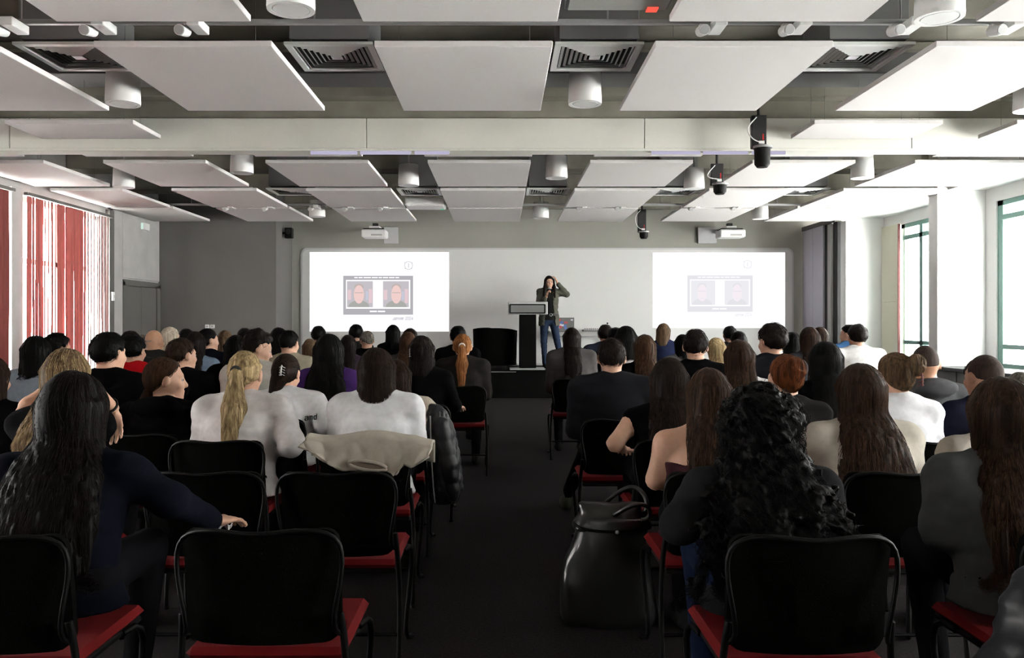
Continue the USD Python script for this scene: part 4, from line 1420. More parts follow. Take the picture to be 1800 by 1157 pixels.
# left block, from the camera forwards
sit(1, 125, 660, 'person with very long black hair in a navy sweater, nearest the camera at left', 'person with very long black hair nearest the camera at left', 'long', 'black', NAVY,
    back=.07, len=.47, w=.17, vol=.015, build='f', big=1.12, lean=.10, hx=-.02, pitch=8, arm_r=((.31, .10, .79), (.37, .33, .665), (.35, .9, -.12), (0, 0, -1), 18), amp=.008, hcol2='dark')
RAISED = sit(2, 113, 612, 'person with loose light brown hair and bare raised arms, second row at far left', 'person with bare raised arms', 'long', 'light', BLK,
    len=.34, w=.12, sleeve='none', arm_l=((-.20, .17, 1.00), (-.10, .22, 1.10), (.3, -.1, .9), (.8, -.3, 0), 30), arm_r=((.13, .02, 1.10), (.135, .23, .985), (-.1, .45, -.9), (0, -.7, -.5), 24), hcol2='blond', pitch=10, lean=.06, amp=.008)
sit(3, 663, 612, 'person with dark shoulder length hair in a white long sleeved shirt by the aisle', 'person in white by the aisle, beige coat on it', 'long', 'dark', WHT,
    len=.27, w=.105, build='f', big=1.10, lean=.10, yaw=-14, loose=.02, vol=.006, hcol2='brown', fp=.015)
sit(3, 431, 616, 'person with a long blond ponytail in a soft white sweater', 'person with the long blond ponytail', 'pony', 'blond', (.56, .53, .53),
    dd=-.02, len=.42, w=.062, big=1.14, lean=.12, loose=.022, arm_r='side', amp=.010, freq=30, wave=.3, yaw=-6, tie=(0, -.106, .012), tie_mat='vent_dark', fp=.006)
sit(3, 290, 627, 'person turning right with brown hair in a low blond-tipped knot, black top with grey hood', 'person turning right with the low knot', 'low', 'brown', BLK,
    dd=.20, yaw=-62, lean=.06, hcol2='chestnut', hood=True, eyes=True, big=1.05, fp=.004, sway=-.03)
CLIP = sit(4, 502, 622, 'person with dark hair held by a silver claw clip, white sweatshirt with black lettering', 'person with the silver claw clip', 'clip', 'dark', (.60, .59, .60),
    big=1.15, lean=.10, yaw=-10, pitch=10, loose=.024, hcol2='brown', arm_r='side', sway=-.02)
sit(4, 697, 632, 'person in a cream blouse mostly hidden behind the person in the white shirt', 'person in the cream blouse', 'long', 'brown', (.50, .44, .36),
    dd=.01, len=.30, w=.10, big=1.08, lean=.12, pitch=14, loose=.024, arm_r='side')
sit(5, 320, 594, 'person with short brown hair looking right, black top, behind the person with the low knot', 'person with short brown hair looking right', 'short', 'brown', BLK,
    build='m', yaw=-38, eyes=True, vol=.004, lean=.04)
sit(4, 192, 586, 'person with short thick black hair in a dark suit jacket before the red blinds', 'person with thick black hair in a dark suit jacket', 'short', 'black', BLK,
    build='m', yaw=-24, vol=.012, lean=.04, collar_r=.018)
sit(3, -18, 624, 'person at the left picture edge in black, only shoulder and brown hair showing', 'person cut off by the left picture edge', 'long', 'brown', BLK, len=.3)
sit(5, 742, 589, 'person with sleek dark hair pinned by a small clip, black top, by the aisle', 'person with sleek pinned dark hair by the aisle', 'half', 'dark', BLK,
    len=.30, w=.085, yaw=-18, clip=(-.045, .035, -.01), clip_size=.5, arm_r=((.24, .02, .76), (.24, .26, .72), (.2, .9, 0), (0, 0, -1), 25), lean=.05, fp=.012)
sit(5, 578, 590, 'person with big loose black hair over a purple top', 'person in the purple top', 'long', 'black', (.050, .020, .105), len=.42, w=.15, vol=.018, big=.98, lean=.04, loose=.02)
sit(5, 452, 582, 'person with curly dark hair turning right and looking down, pale shirt', 'person with curly dark hair looking down', 'curlytop', 'dark', (.46, .44, .40), build='m', yaw=-64, pitch=16, eyes=True, vol=.012, lean=.05)
sit(5, 64, 591, 'person with round black hair in a grey blue shirt at the left', 'person in the grey blue shirt', 'bob', 'black', (.17, .21, .25), len=.21, w=.09, vol=.006, big=1.05, lean=.02)
sit(6, 101, 587, 'person in front of the red blinds with black hair, face turned right', 'person with black hair turned right before the red blinds', 'short', 'black', BLK, yaw=-40, vol=.012, eyes=True, build='m')
sit(6, 235, 590, 'person with short black hair in a bright red shirt', 'person in the bright red shirt', 'short', 'black', (.36, .006, .010), build='m', yaw=-10, vol=.008, loose=.018)
sit(6, 415, 588, 'person with dark hair partly hidden behind the curly haired person', 'person hidden behind the curly haired one', 'long', 'black', BLK, len=.3)
sit(7, 344, 582, 'person with long dark hair in a light blue denim jacket', 'person in the light blue jacket', 'long', 'dark', (.13, .18, .24), len=.38, w=.095, big=1.02)
sit(7, 813, 586, 'person with an orange brown ponytail and white hair band by the aisle', 'person with the orange brown ponytail', 'pony', 'ginger', (.016, .014, .013), len=.36, w=.055, tie=(0, -.105, .0), tie_mat='paper_white', big=1.12, loose=.025)
sit(7, 508, 580, 'person with very short black hair and bare neck in a beige jacket', 'person in the beige jacket with very short black hair', 'short', 'black', (.30, .27, .20), build='m', vol=.0, yaw=-16)
sit(7, 230, 582, 'person with dark grey hair behind the person in red', 'person behind the bright red shirt', 'short', 'dark', CHAR, build='m', vol=.004)
sit(8, 366, 577, 'person with dark tied-up hair facing right in a navy top', 'person with tied-up dark hair facing right', 'bun', 'black', NAVY, yaw=-48, eyes=True, tie=(0, -.10, -.01))
sit(8, 490, 575, 'person with black hair in a beige coat behind the very short haired one', 'person in the beige coat', 'bob', 'black', (.30, .28, .22), len=.24, w=.085)
sit(8, 718, 582, 'person with long wavy light brown hair before the left slide', 'person with long wavy light brown hair', 'long', 'chestnut', (.06, .055, .05), len=.40, w=.105, wave=.6)
sit(9, 300, 574, 'person with long pale blond hair, face turned right, red scarf', 'person with long pale blond hair', 'long', 'pale', (.25, .03, .04), len=.34, w=.095, yaw=-36, fp=.018)
sit(9, 396, 580, 'person with light brown bob before the grey wall', 'person with the light brown bob before the grey wall', 'bob', 'light', NAVY, len=.23, w=.09, hcol2='light')
sit(8, 271, 578, 'person with a bald head in a dark jacket at the left', 'bald person at the left', 'bald', 'balding', (.016, .016, .014), build='m', skin='mid', yaw=-20)
sit(9, 805, 573, 'person with short dark hair in a black jacket beside the black armchair', 'person beside the black armchair', 'short', 'black', BLK, build='m', vol=.006)
sit(10, 430, 576, 'person with small dark head before the dark wall corner', 'person before the dark wall corner', 'short', 'black', BLK, build='m', big=.92)
sit(9, 612, 588, 'person with dark brown hair under the framed portraits', 'person under the framed portraits', 'long', 'dark', (.03, .02, .03), len=.34, w=.09)
sit(10, 252, 588, 'person in a lavender shirt glimpsed behind the red shirt', 'person in the lavender shirt', 'short', 'grey', (.22, .20, .30), build='m', big=.92)
sit(10, 328, 578, 'person with dark hair glimpsed right of the pale blond hair', 'person right of the pale blond hair', 'short', 'black', BLK, vol=.006, big=.92)
sit(10, 545, 595, 'person with a short blond bob in an olive jacket', 'person with the short blond bob', 'bob', 'light', (.075, .08, .055), len=.2, w=.085, hcol2='light', big=.92)
sit(10, 645, 581, 'person with spiky grey hair in black below the left slide', 'person with spiky grey hair', 'curlytop', 'grey', BLK, build='m', vol=.0, big=.92)
sit(10, 721, 578, 'person with short brown hair between the two left slide heads', 'person with short brown hair below the left slide', 'short', 'dark', BLK, build='m', vol=.008, big=.92)
sit(11, 560, 574, 'person with round dark hair at the lower left corner of the left slide', 'person at the lower left corner of the left slide', 'short', 'black', (.015, .012, .02), vol=.012, big=.92)
sit(11, 626, 571, 'person whose round dark head stands out against the left slide', 'person against the middle of the left slide', 'short', 'black', (.02, .018, .015), build='m', vol=.010, big=.92)
sit(11, 691, 571, 'person with flicked black hair against the right part of the left slide', 'person against the right part of the left slide', 'bob', 'black', BLK, len=.17, w=.105, vol=.004, big=.92)

# right block
sit(1, 1335, 688, 'person with a mass of curly black hair seated near the camera right of the aisle', 'person with a mass of curly black hair', 'curly', 'black', (.012, .012, .013),
    back=.07, len=.44, w=.23, vol=.030, amp=.040, big=1.08, lean=.06, trousers=(.006, .010, .026), loose=.02, arm_l='side', hcol2='black', taper=1.0)
sit(1, 1762, 667, 'person with long straight brown hair in a grey knit sweater at the right edge', 'person in the grey knit sweater', 'long', 'brown', (.085, .09, .09), back=.06, dd=.02, len=.46, w=.16, vol=.012, big=1.12, lean=.08, loose=.022, amp=.008, hcol2='chestnut')
sit(2, 1246, 645, 'person with long brown hair in a maroon off-shoulder top, bare left shoulder', 'person in the maroon off-shoulder top', 'long', 'brown', (.035, .012, .016), len=.50, w=.11, sleeve='none', cut=.10, collar=False, foot_l=((-.03, .385, .562), (-.03, .265, .09)), lean=.04, wave=.25, hcol2='chestnut', hx=.03, big=1.03)
sit(2, 1512, 640, 'person with long wavy brown hair over a cream wide-necked top', 'person in the cream wide-necked top', 'long', 'brown', (.60, .55, .48), len=.54, w=.155, wave=.6, big=1.08, lean=.06, loose=.018, yaw=6, hcol2='chestnut', collar=True, vol=.006, arm_l='lap', arm_r='lap')
sit(2, 1752, 664, 'person in a cream shirt hidden behind the long hair at the right edge', 'person in the cream shirt at the right edge', 'short', 'dark', (.50, .45, .40), build='m', big=1.0, lean=.06, arm_l='lap')
sit(3, 1176, 630, 'person with long straight dark brown hair in a black sleeveless top, bare arm', 'person in the black sleeveless top', 'long', 'dark', BLK, len=.50, w=.125, vol=.008, sleeve='none', skin='fair', hx=.02, lean=.06, big=1.08, arm_l='side', hcol2='brown')
sit(3, 1382, 622, 'person with red hair pinned up in a bun, black top', 'person with the red bun', 'bun', 'red', (.012, .011, .011), tie=(.01, -.09, .045), w=.045, lean=.04, amp=.008, hcol2='red', fp=.002)
sit(3, 1573, 619, 'person with light brown hair in a messy high bun, white puff sleeved top', 'person in the white puff sleeved top', 'bun', 'light', (.70, .70, .73), dd=-.05, tie=(.05, -.095, .06), w=.038, yaw=10, hx=-.02, lean=.03, big=.92, loose=.020, sleeve='mid', amp=.008, hcol2='light', fp=.002, clip=(.06, .02, -.02), clip_mat='strip_brown')
sit(3, 1731, 620, 'person with close-cropped dark hair and bare ears in a navy jacket at the right', 'person with close-cropped dark hair in a navy jacket', 'buzz', 'buzz', (.012, .013, .026), build='m', big=.90, yaw=8, lean=.03, dd=.0)
sit(4, 1075, 594, 'person with short neat dark hair and bare neck in a black suit by the aisle', 'person in the black suit by the aisle', 'short', 'dark', (.010, .010, .012), build='m', vol=.002, lean=.06, big=1.06, loose=.018, foot_l=((-.10, .52, .50), (-.22, .92, .09)), shoe=(.07, .075, .055), hcol2='brown')
sit(4, 1451, 602, 'person with long smooth black hair behind the red bun', 'person with long smooth black hair', 'long', 'black', BLK, len=.50, w=.125, vol=.010)
sit(4, 1299, 596, 'person with half-tied long brown hair in a white top', 'person with half-tied long brown hair', 'half', 'brown', (.62, .60, .60), len=.42, w=.095, hcol2='chestnut', fp=.012)
sit(4, 1627, 604, 'person with a shaved dark head in a grey jacket with black hood', 'person with the shaved dark head', 'buzz', 'buzz', (.065, .066, .070), build='m', skin='mid', hood=True, lean=.03, yaw=-14)
sit(4, 1793, 650, 'person with a grey shaved head at the right edge', 'person with the grey shaved head', 'buzz', 'grey', CHAR, build='m', skin='mid')
sit(5, 1223, 579, 'person with short dark hair and protruding ears in black, right of the aisle', 'person with short dark hair in black', 'short', 'dark', BLK, build='m', vol=.004, yaw=-14, big=.95)
sit(5, 1357, 570, 'person with thick swept dark hair in a black suit under the right slide', 'person in the black suit under the right slide', 'short', 'dark', (.010, .010, .013), build='m', vol=.014, yaw=22, eyes=True, big=.95)
sit(5, 1722, 632, 'person in a purple jacket hidden behind the close-cropped head', 'person in the purple jacket', 'short', 'dark', (.035, .022, .16), build='m', pitch=14, lean=.08)
sit(6, 1133, 587, 'person with long brown hair with golden ends in black', 'person with golden-ended long hair', 'long', 'chestnut', BLK, len=.46, w=.085, wave=.3)
sit(7, 1100, 575, 'person with a full black bob and a white collar', 'person with the full black bob', 'bob', 'black', (.45, .43, .42), len=.22, w=.10, vol=.014)
sit(7, 1423, 574, 'person with dark brown hair, sunlit at its right side, before the lavender partition', 'person before the lavender partition', 'long', 'brown', (.03, .03, .035), len=.36, w=.09)
sit(8, 1005, 575, 'person with long brown hair in a dark grey top at the aisle', 'person in the dark grey top at the aisle', 'long', 'dark', (.06, .055, .055), len=.40, w=.09, big=1.12, loose=.025)
sit(8, 1261, 593, 'person with blond hair, face turned right, in a white top', 'person with blond hair turned right', 'long', 'blond', (.62, .60, .57), len=.34, w=.085, yaw=-52, eyes=True, fp=.016)
sit(8, 1392, 583, 'person with black hair in a plaid blue shirt', 'person in the plaid blue shirt', 'bob', 'black', (.06, .065, .12), len=.25, w=.085)
sit(8, 1507, 571, 'person with dark hair in a white shirt before the white column', 'person in the white shirt before the white column', 'short', 'dark', (.68, .67, .66), build='m', vol=.012, big=1.15)
sit(9, 1082, 576, 'person with dark hair between the navy jacket and the black bob', 'person left of the black bob', 'short', 'black', BLK, vol=.006)
sit(9, 1200, 587, 'person in a black and white patterned top', 'person in the black and white patterned top', 'bob', 'black', (.10, .10, .10), len=.2, w=.08)
sit(9, 1298, 583, 'person with a dark head just above the half-tied hair', 'person above the half-tied hair', 'short', 'black', CHAR, vol=.008)
sit(9, 1441, 574, 'person with brown hair at the edge of the lavender partition', 'person at the edge of the lavender partition', 'long', 'brown', CHAR, len=.34, w=.085)
sit(10, 1064, 571, 'person with a dark pointed crown of hair in a navy jacket', 'person in the navy jacket with pointed crown', 'short', 'dark', (.018, .022, .035), vol=.008, build='m', big=1.1)
sit(10, 1492, 570, 'person with black hair in a blue shirt facing left, far right front', 'person in the blue shirt far right', 'short', 'black', (.035, .09, .20), build='m', yaw=48, eyes=True, big=.92)
sit(11, 1166, 568, 'person with sunlit light brown hair in a navy top by the right slide', 'person with sunlit light brown hair', 'long', 'light', (.012, .016, .04), len=.3, w=.075, sway=-.05, fp=.01, hcol2='light', big=.92)
sit(11, 1283, 573, 'person with a dark round head against the right slide', 'person against the right slide', 'short', 'black', CHAR, build='m', vol=.004, big=.92)

# empty chairs close to the camera
chair(-.66, 2.50, 'empty black conference chair nearest the camera on the left of the aisle')
chair(-.62, 3.36, 'empty black conference chair in the second row left of the aisle')
chair(-1.12, 3.36, 'empty black conference chair second from the aisle in the second row')
# ------------------------------------------------------------------ the speaker on the stage
class Stand(Seat):
    def __init__(s, ztop, o):
        super().__init__(ztop, o)
        t = np.array([0, .22, .5, .78, .92, 1.0, 1.10])
        s.tz = .90 + t * (s.zs - .90)
        s.ta = np.array([.170, .150, .140, .160, .160, .118, .056])
        s.tb = np.array([.115, .105, .10, .108, .092, .07, .05])

    def legs(s, P):
        d = ell(P, (0, 0, .93), (.168, .115, .13))
        for q, kn, an in ((1, (.10, .05, .50), (.08, -.02, .09)), (-1, (-.15, .10, .50), (-.24, .02, .09))):
            e = smin(seg(P, (q * .085, 0, .90), kn, .090, .062), seg(P, kn, an, .062, .046), .02)
            d = smin(d, e, .02)
        n = np.abs(d) < .03
        d[n] += (meshkit.noise(P[n] * [20, 20, 40], 2) - .5) * .012
        return d

    def jacket(s, P):
        z = P[:, 2]
        body = stack(P, [.80, .95, 1.1, 1.25, s.zs - .03, s.zs + .04], np.array([.205, .195, .172, .180, .178, .10]), np.array([.150, .140, .125, .128, .112, .075]), np.zeros(6), np.zeros(6))
        d = body
        for q in (-1, 1):
            d = smin(d, seg(P, s.neck0 + [q * .03, 0, .045], s.sh[q], .05, .066), .04)
            d = smin(d, s.arm_d(P, q, .018, .94), .035)
        gap = np.abs(P[:, 0] + .01) - (.055 + .05 * np.clip((1.25 - z) / .4, 0, 1))
        d = smax(d, -np.maximum(gap, .02 - P[:, 1]), .008)
        n = np.abs(d) < .03
        d[n] += (meshkit.noise(P[n] * [18, 18, 30], 4) - .5) * .016
        return d


D = 15.70
SP = thing('person', 'person on stage speaking into a microphone in olive jacket and jeans, hand at head', 'person', ((965 - VX) * D / FPX, D, ZST), 180.0)
k_ = D / FPX
ztop = EYE + (VY - 484.5) * k_ - ZST
so = {'hair': 'long', 'build': 'f', 'lean': .0, 'yaw': 10, 'len': .44, 'w': .10, 'fp': .022, 'vol': .004, 'wave': .2,
      'arm_l': ((-.335, .03, 1.40), (-.155, .06, 1.615), (.35, -.05, .9), (.9, -.2, -.2), 34),
      'arm_r': ((.215, .03, 1.12), (.055, .215, 1.355), (-.25, .05, .95), (-.85, -.1, -.2), 70)}
S_ = Stand(ztop, so)
a_ = (axis(-.46, .34, .02, (S_.C[0] - .10, S_.C[0] + .10, .008)), axis(-.16, .32, .02, (S_.C[1] - .125, S_.C[1] + .135, .008)), axis(.88, ztop + .02, .02, (S_.C[2] - .16, S_.C[2] + .12, .008)))
hm_ = [place_hand(S_.arm[q][4], q < 0, S_.arm[q][1], S_.arm[q][2], S_.arm[q][3]) for q in (-1, 1)]
obj('body', cat_(nets(field(S_.skin, *a_), *a_), *hm_), 'skin_fair', SP, True)
a_ = (axis(-.3, .3, .016), axis(-.2, .2, .016), axis(.9, 1.5, .016))
so.update(sleeve='none', loose=.010, collar=False)
obj('top', nets(field(S_.top, *a_), *a_), cloth((.010, .010, .010)), SP, True)
a_ = (axis(-.46, .36, .013), axis(-.22, .34, .013), axis(.76, 1.75, .013))
obj('jacket', nets(field(S_.jacket, *a_), *a_), cloth((.085, .085, .068)), SP, True)
a_ = (axis(-.36, .26, .018), axis(-.2, .26, .018), axis(.04, 1.08, .018))
obj('jeans', nets(field(S_.legs, *a_), *a_), cloth((.022, .033, .060)), SP, True)
for q, p in ((1, (.08, -.01, 0)), (-1, (-.24, .03, 0))):
    obj('shoe', moved(SHOE, p), cloth((.012, .012, .012)), SP, True)


def sp_hair(P):
    d = S_.hair(P)
    for q in (-1, 1):
        p0 = S_.C + S_.R @ np.array([q * .074, .02, .03])
        p1 = S_.C + S_.R @ np.array([q * .088, .035, -.11])
        p2 = S_.C + np.array([q * .105, .085, -.30])
        d = smin(d, smin(seg(P, p0, p1, .026, .032), seg(P, p1, p2, .032, .016), .02), .02)
    return d


a_ = (axis(-.20, .20, .008), axis(-.22, .16, .008), axis(S_.C[2] - .5, S_.C[2] + .14, .008))
obj('hair', nets(field(sp_hair, *a_), *a_), 'hair_dark', SP, True)
for q in (-1, 1):
    e_ = trimesh.creation.icosphere(2, .0115)
    e_.vertices = (e_.vertices + [q * .031, .0815, -.012]) @ S_.R.T + S_.C
    obj('eye', e_, 'eye_white', SP, True)
    e_ = trimesh.creation.icosphere(1, .006)
    e_.vertices = (e_.vertices + [q * .031, .0885, -.012]) @ S_.R.T + S_.C
    obj('iris', e_, 'black_plastic', SP, True)
obj('belt', cat_(*[tube(np.c_[np.cos(np.linspace(0, 2 * np.pi, 33)) * .178, np.sin(np.linspace(0, 2 * np.pi, 33)) * .127, np.full(33, z)], .012, 6) for z in (1.005, 1.02)]), 'leather_black', SP, True)
th = np.linspace(0, 2 * np.pi, 24)
obj('belt_buckle', tube(np.c_[np.cos(th) * .024 - .03, th * 0 + .137, np.sin(th) * .024 + 1.01], .006, 8), 'steel', SP, True)
# the microphone in the hand
w = S_.arm[1][1]
pt = lambda p: (SP.GetPrim().GetAttribute('xformOp:translate').Get())
hx_, hy_, hz_ = w[0] - .045, w[1] + .01, w[2] + .06
wx, wy, wz = (965 - VX) * k_ - hx_, D - hy_, ZST + hz_
t = thing('microphone', 'small handheld microphone held at the mouth of the person on stage', 'microphone', (wx, wy, wz))
dirn = np.array([.02, .05, .16])
obj('handle', cyl(-dirn * .55, dirn * .5, .013, 12), 'black_plastic', t, True)
obj('grille', trimesh.creation.icosphere(2, .024).apply_translation(dirn * .6), 'grey_metal', t, True)

# ------------------------------------------------------------------ coats, bags and small things
def grid_cloth(U, V, fn, th, flip=False):
    """a sheet with thickness: fn(u, v) gives points"""
    u, v = np.meshgrid(np.linspace(0, 1, U), np.linspace(0, 1, V), indexing='ij')
    P = fn(u, v)
    du, dv = np.gradient(P, axis=0), np.gradient(P, axis=1)
    N = np.cross(du, dv)
    N /= np.linalg.norm(N, axis=2, keepdims=True) + 1e-9
    A, B = (P + N * th / 2).reshape(-1, 3), (P - N * th / 2).reshape(-1, 3)
    o, F = U * V, []
    q = lambda i, j: i * V + j
    for i in range(U - 1):
        for j in range(V - 1):
            F += [[q(i, j), q(i + 1, j), q(i + 1, j + 1)], [q(i, j), q(i + 1, j + 1), q(i, j + 1)]]
            F += [[o + q(i, j), o + q(i + 1, j + 1), o + q(i + 1, j)], [o + q(i, j), o + q(i, j + 1), o + q(i + 1, j + 1)]]
    rim = [q(i, 0) for i in range(U)] + [q(U - 1, j) for j in range(1, V)] + [q(i, V - 1) for i in range(U - 2, -1, -1)] + [q(0, j) for j in range(V - 2, 0, -1)]
    for a, b in zip(rim, rim[1:] + rim[:1]):
        F += [[a, o + a, b], [b, o + a, o + b]]
    m = trimesh.Trimesh(np.vstack([A, B]), F, process=False)
    m.fix_normals()
    return m


# beige coat over the back of the chair by the aisle
cx, cy = SEATED[2][0], SEATED[2][1] - .060
bot = np.interp
pu = np.array([0, .09, .2, .3, .45, .56, .63, .75, .82, .88, 1])
pz = np.array([.785, .755, .70, .672, .668, .625, .622, .655, .70, .685, .74])


def coat(u, v):
    X = cx - .265 + u * .60
    zb = np.interp(u, pu, pz)
    top = .816 - .012 * np.sin(u * 9) - .03 * np.clip((u - .85) / .15, 0, 1)
    t1 = np.clip(v / .30, 0, 1)
    t2 = np.clip((v - .30) / .14, 0, 1)
    t3 = np.clip((v - .44) / .56, 0, 1)
    y = cy - .178 - .135 * t2 - .035 * t3
    z = (top - .10) + .10 * t1 + .012 * np.sin(np.pi * t2) - (top - zb) * t3
    fold = .014 * np.sin(u * 31 + v * 3) * t3 + .012 * np.sin(u * 13 - v * 5) * t3 + .016 * (meshkit.noise(np.stack([u * 9, v * 4, u * 0], -1), 4) - .5)
    return np.stack([X + .02 * np.sin(v * 5 + u * 7) * t3, y - np.abs(fold) - .006 * t3, z], -1)


t = thing('coat', 'crumpled beige coat hung over the chair back behind the white shirt', 'coat', (0, 0, 0))
mat('coat_sleeve_shade', (.17, .14, .115), .92, .1)  # shade inside the sleeve, put into a darker flat colour
mat('coat_beige', (.42, .38, .32), .92, .12, noise=(18, .10), bump=(260, .25, .002))
obj('coat_body', grid_cloth(56, 30, coat, .012), 'coat_beige', t, True)
th = np.linspace(0, 2 * np.pi, 24)
ex_, ez_ = -.615, .700
obj('sleeve_opening_shade', plate(Polygon(np.c_[np.cos(th[:-1]) * .082, np.sin(th[:-1]) * .017 - np.cos(th[:-1]) * .012]), cy - .388, cy - .362, ex_, ez_), 'coat_sleeve_shade', t, False)
obj('sleeve_hem', tube(np.c_[np.cos(th) * .085 + ex_, np.full(24, cy - .386), np.sin(th) * .020 + ez_ - np.cos(th) * .012], .009, 8), 'coat_beige', t, True)

# quilted black jacket over the aisle side of the next chair but one
def sdf_thing(fn, lo, hi, h):
    a = tuple(axis(l, u, h) for l, u in zip(lo, hi))
    return nets(field(fn, *a), *a)


jx, jy = -.335, 4.72
def quilt(P):
    z = P[:, 2]
    c = .03 * np.sin(z * 7 + 1)
    d = stack(P, [.33, .42, .60, .76, .86, .90], [.085, .105, .100, .085, .06, .03], [.10, .13, .12, .10, .07, .04], [.015, .02, .01, -.01, -.03, -.05], [0, 0, 0, .0, .0, .0])
    th = np.arctan2(P[:, 0], P[:, 1]) * .16
    return smax(d, .345 - z + .03 * np.sin(P[:, 1] * 20), .02) + .016 * (1 - np.abs(np.sin((z + th) * 30)) ** .45 * np.abs(np.sin((z - th) * 30)) ** .45)


t = thing('jacket', 'black quilted puffer jacket hanging into the aisle over a chair side', 'jacket', (jx, jy, 0))
mat('quilt_black', (.007, .007, .009), .5, .35, bump=(60, .2, .004))
obj('jacket_body', sdf_thing(quilt, (-.16, -.18, .28), (.17, .18, .95), .010), 'quilt_black', t, True)
def qs(P):
    d = smin(seg(P, (.0, -.10, .78), (.05, -.13, .56), .055, .050), seg(P, (.05, -.13, .56), (.07, -.12, .40), .050, .040), .02)
    return d + .008 * (1 - np.abs(np.sin(P[:, 2] * 40)))
obj('sleeve', sdf_thing(qs, (-.10, -.22, .32), (.16, -.02, .88), .010), 'quilt_black', t, True)
obj('zip', tube(bez([(-.06, -.10, .84), (-.05, -.145, .66), (-.04, -.15, .48), (-.03, -.13, .36)], 14), .004, 6), 'grey_metal', t, True)

# leather bag on the floor beside the aisle
BX, BY = .485, 3.735
def ring_d(P, za, a, b, p, xo):
    z = P[:, 2]
    A, B = np.interp(z, za, a), np.interp(z, za, b)
    return ((np.abs((P[:, 0] - np.interp(z, za, xo)) / A) ** p + np.abs(P[:, 1] / B) ** p) ** (1 / p) - 1)


def bag(P):
    z = P[:, 2]
    d = ring_d(P, [0, .05, .20, .38, .46], [.205, .220, .205, .178, .160], [.085, .095, .095, .085, .078], 2.8, [0, 0, 0, .01, .015]) * .09
    d = smax(d, np.maximum(.004 - z, z - .485), .012)
    return d + .004 * np.sin(P[:, 0] * 44 + 5 * z) * np.clip((-.01 - P[:, 0]) / .08, 0, 1) + .012 * (meshkit.noise(P * [9, 9, 4], 3) - .5)


def flap(P):
    z = P[:, 2]
    d = ring_d(P, [.42, .48, .55], [.172, .160, .128], [.078, .072, .022], 3.0, [.015, .015, .01]) * .07
    d = smax(d, np.maximum(.430 - z, z - .548), .012)
    return d + .018 * (meshkit.noise(P * [15, 15, 22], 6) - .5)


t = thing('handbag', 'large soft black leather bag standing beside the aisle at right', 'bag', (BX, BY, 0))
obj('bag_body', sdf_thing(bag, (-.27, -.14, -.02), (.27, .14, .50), .010), 'leather_black', t, True)
obj('bag_flap', sdf_thing(flap, (-.22, -.12, .40), (.22, .12, .59), .008), 'leather_black', t, True)
obj('piping', tube(bez([(-.155, -.02, .462), (-.13, -.070, .450), (0, -.086, .436), (.13, -.072, .446), (.175, -.02, .458)], 24), .007, 8), 'black_tube', t, True)
obj('handle', tube(bez([(.02, -.05, .50), (.06, -.085, .535), (.13, -.095, .56), (.17, -.08, .54), (.175, -.07, .505), (.14, -.07, .485)], 24), .010, 8), 'leather_black', t, True)
obj('handle', tube(bez([(-.02, .05, .52), (.08, .04, .60), (.13, .02, .61), (.165, .0, .58), (.16, -.01, .50)], 24), .010, 8), 'leather_black', t, True)
obj('buckle', trimesh.creation.icosphere(2, .010).apply_translation((.03, -.092, .435)), 'steel', t, True)

# dark jacket over the chair in the bottom right corner
def lump(P):
    d = smin(ell(P, (0, 0, .64), (.20, .105, .19)), ell(P, (-.12, -.02, .46), (.20, .11, .17)), .08)
    d = smin(d, seg(P, (.05, -.08, .74), (-.15, -.12, .50), .055, .045), .03)
    return d + .03 * (meshkit.noise(P * [9, 9, 14], 8) - .5) + .015 * (meshkit.noise(P * [26, 26, 34], 9) - .5)


t = thing('jacket', 'dark wrinkled jacket hung over a chair corner in the bottom right of the picture', 'jacket', (1.40, 1.985, -.02))
obj('jacket_body', sdf_thing(lump, (-.4, -.22, .2), (.28, .2, .92), .013), 'quilt_black', t, True)
obj('zip', tube(bez([(.06, -.17, .72), (.0, -.185, .60), (-.06, -.17, .50)], 12), .006, 6), 'grey_metal', t, True)

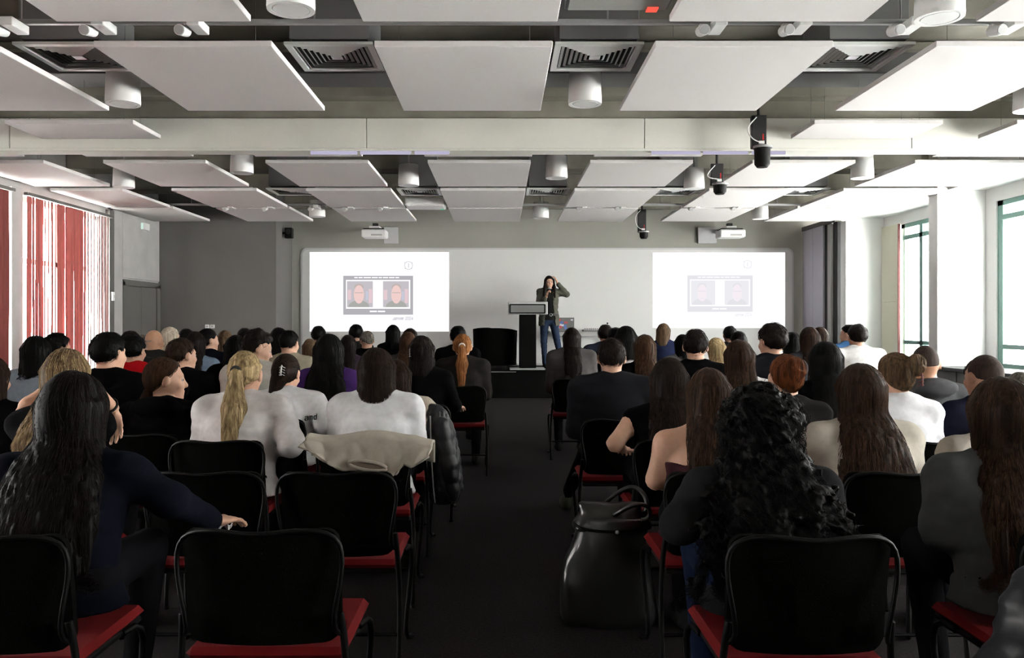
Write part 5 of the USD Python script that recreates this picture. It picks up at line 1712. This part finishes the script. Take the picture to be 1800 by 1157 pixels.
# paper in the hand of the nearest person on the left, papers, lettering
px_, d_ = 386, SEATED[0][1] + .40
X0, Y0, Z0 = at(px_, 927, d_)
t = thing('paper', 'crumpled white paper in the hand of the person nearest at left', 'paper', (X0, Y0, Z0))
def pap(u, v):
    return np.stack([(u - .5) * .075, (v - .5) * .06, .012 * np.sin(u * 9 + v * 4) + .010 * np.cos(v * 11) + .012 * (u - .3)], -1)
obj('sheet', grid_cloth(14, 10, pap, .0015), 'paper_white', t, True)
t = thing('paper', 'small white folded paper lying on the stage edge by the black armchair', 'paper', at(845, 645, 15.05)[:2] + (ZST,))
obj('sheet', grid_cloth(8, 8, lambda u, v: np.stack([(u - .5) * .14, (v - .5) * .2, .030 + .024 * np.abs(u - .5) * 2 + .006 * np.sin(v * 4)], -1), .004), 'paper_white', t, True)
obj('lower_fold', cb(-.07, .07, -.1, .1, .0, .028, .003), 'paper_white', t)


def lettering(text, height, who, S, cx, cz, m, slant=0.0):
    """dark print on the back of a sweatshirt: follows the cloth"""
    tm = meshkit.text_mesh(text, height, .003)
    v = tm.vertices.copy()
    v[:, 0] -= v[:, 0].mean()
    x, z = v[:, 0] + cx, v[:, 1] + slant * v[:, 0] + cz
    ys = np.arange(-.32, .05, .004)
    P = np.stack([np.repeat(x, len(ys)), np.tile(ys, len(x)), np.repeat(z, len(ys))], 1).astype(np.float32)
    f = S.top(P).reshape(len(x), -1)
    y = ys[np.argmax(f < .006, 1)]
    from scipy.ndimage import uniform_filter1d
    out = trimesh.Trimesh(np.c_[x, y - v[:, 2] - .002, z], tm.faces, process=False)
    out.fix_normals()
    obj('lettering', out, m, who, False)


lettering('and', .036, CLIP[0], CLIP[1], .20, .765, 'black_plastic', .12)

w_ = RAISED[1].arm[1][1]
v_ = w_ - RAISED[1].arm[1][0]
v_ /= np.linalg.norm(v_)
n1_ = np.cross(v_, [0, 1, 0]); n1_ /= np.linalg.norm(n1_)
n2_ = np.cross(v_, n1_)
th = np.linspace(0, 2 * np.pi, 22)
obj('bracelet', tube(w_ - v_ * .03 + .031 * (np.cos(th)[:, None] * n1_ + np.sin(th)[:, None] * n2_), .006, 8), 'black_plastic', RAISED[0], True)
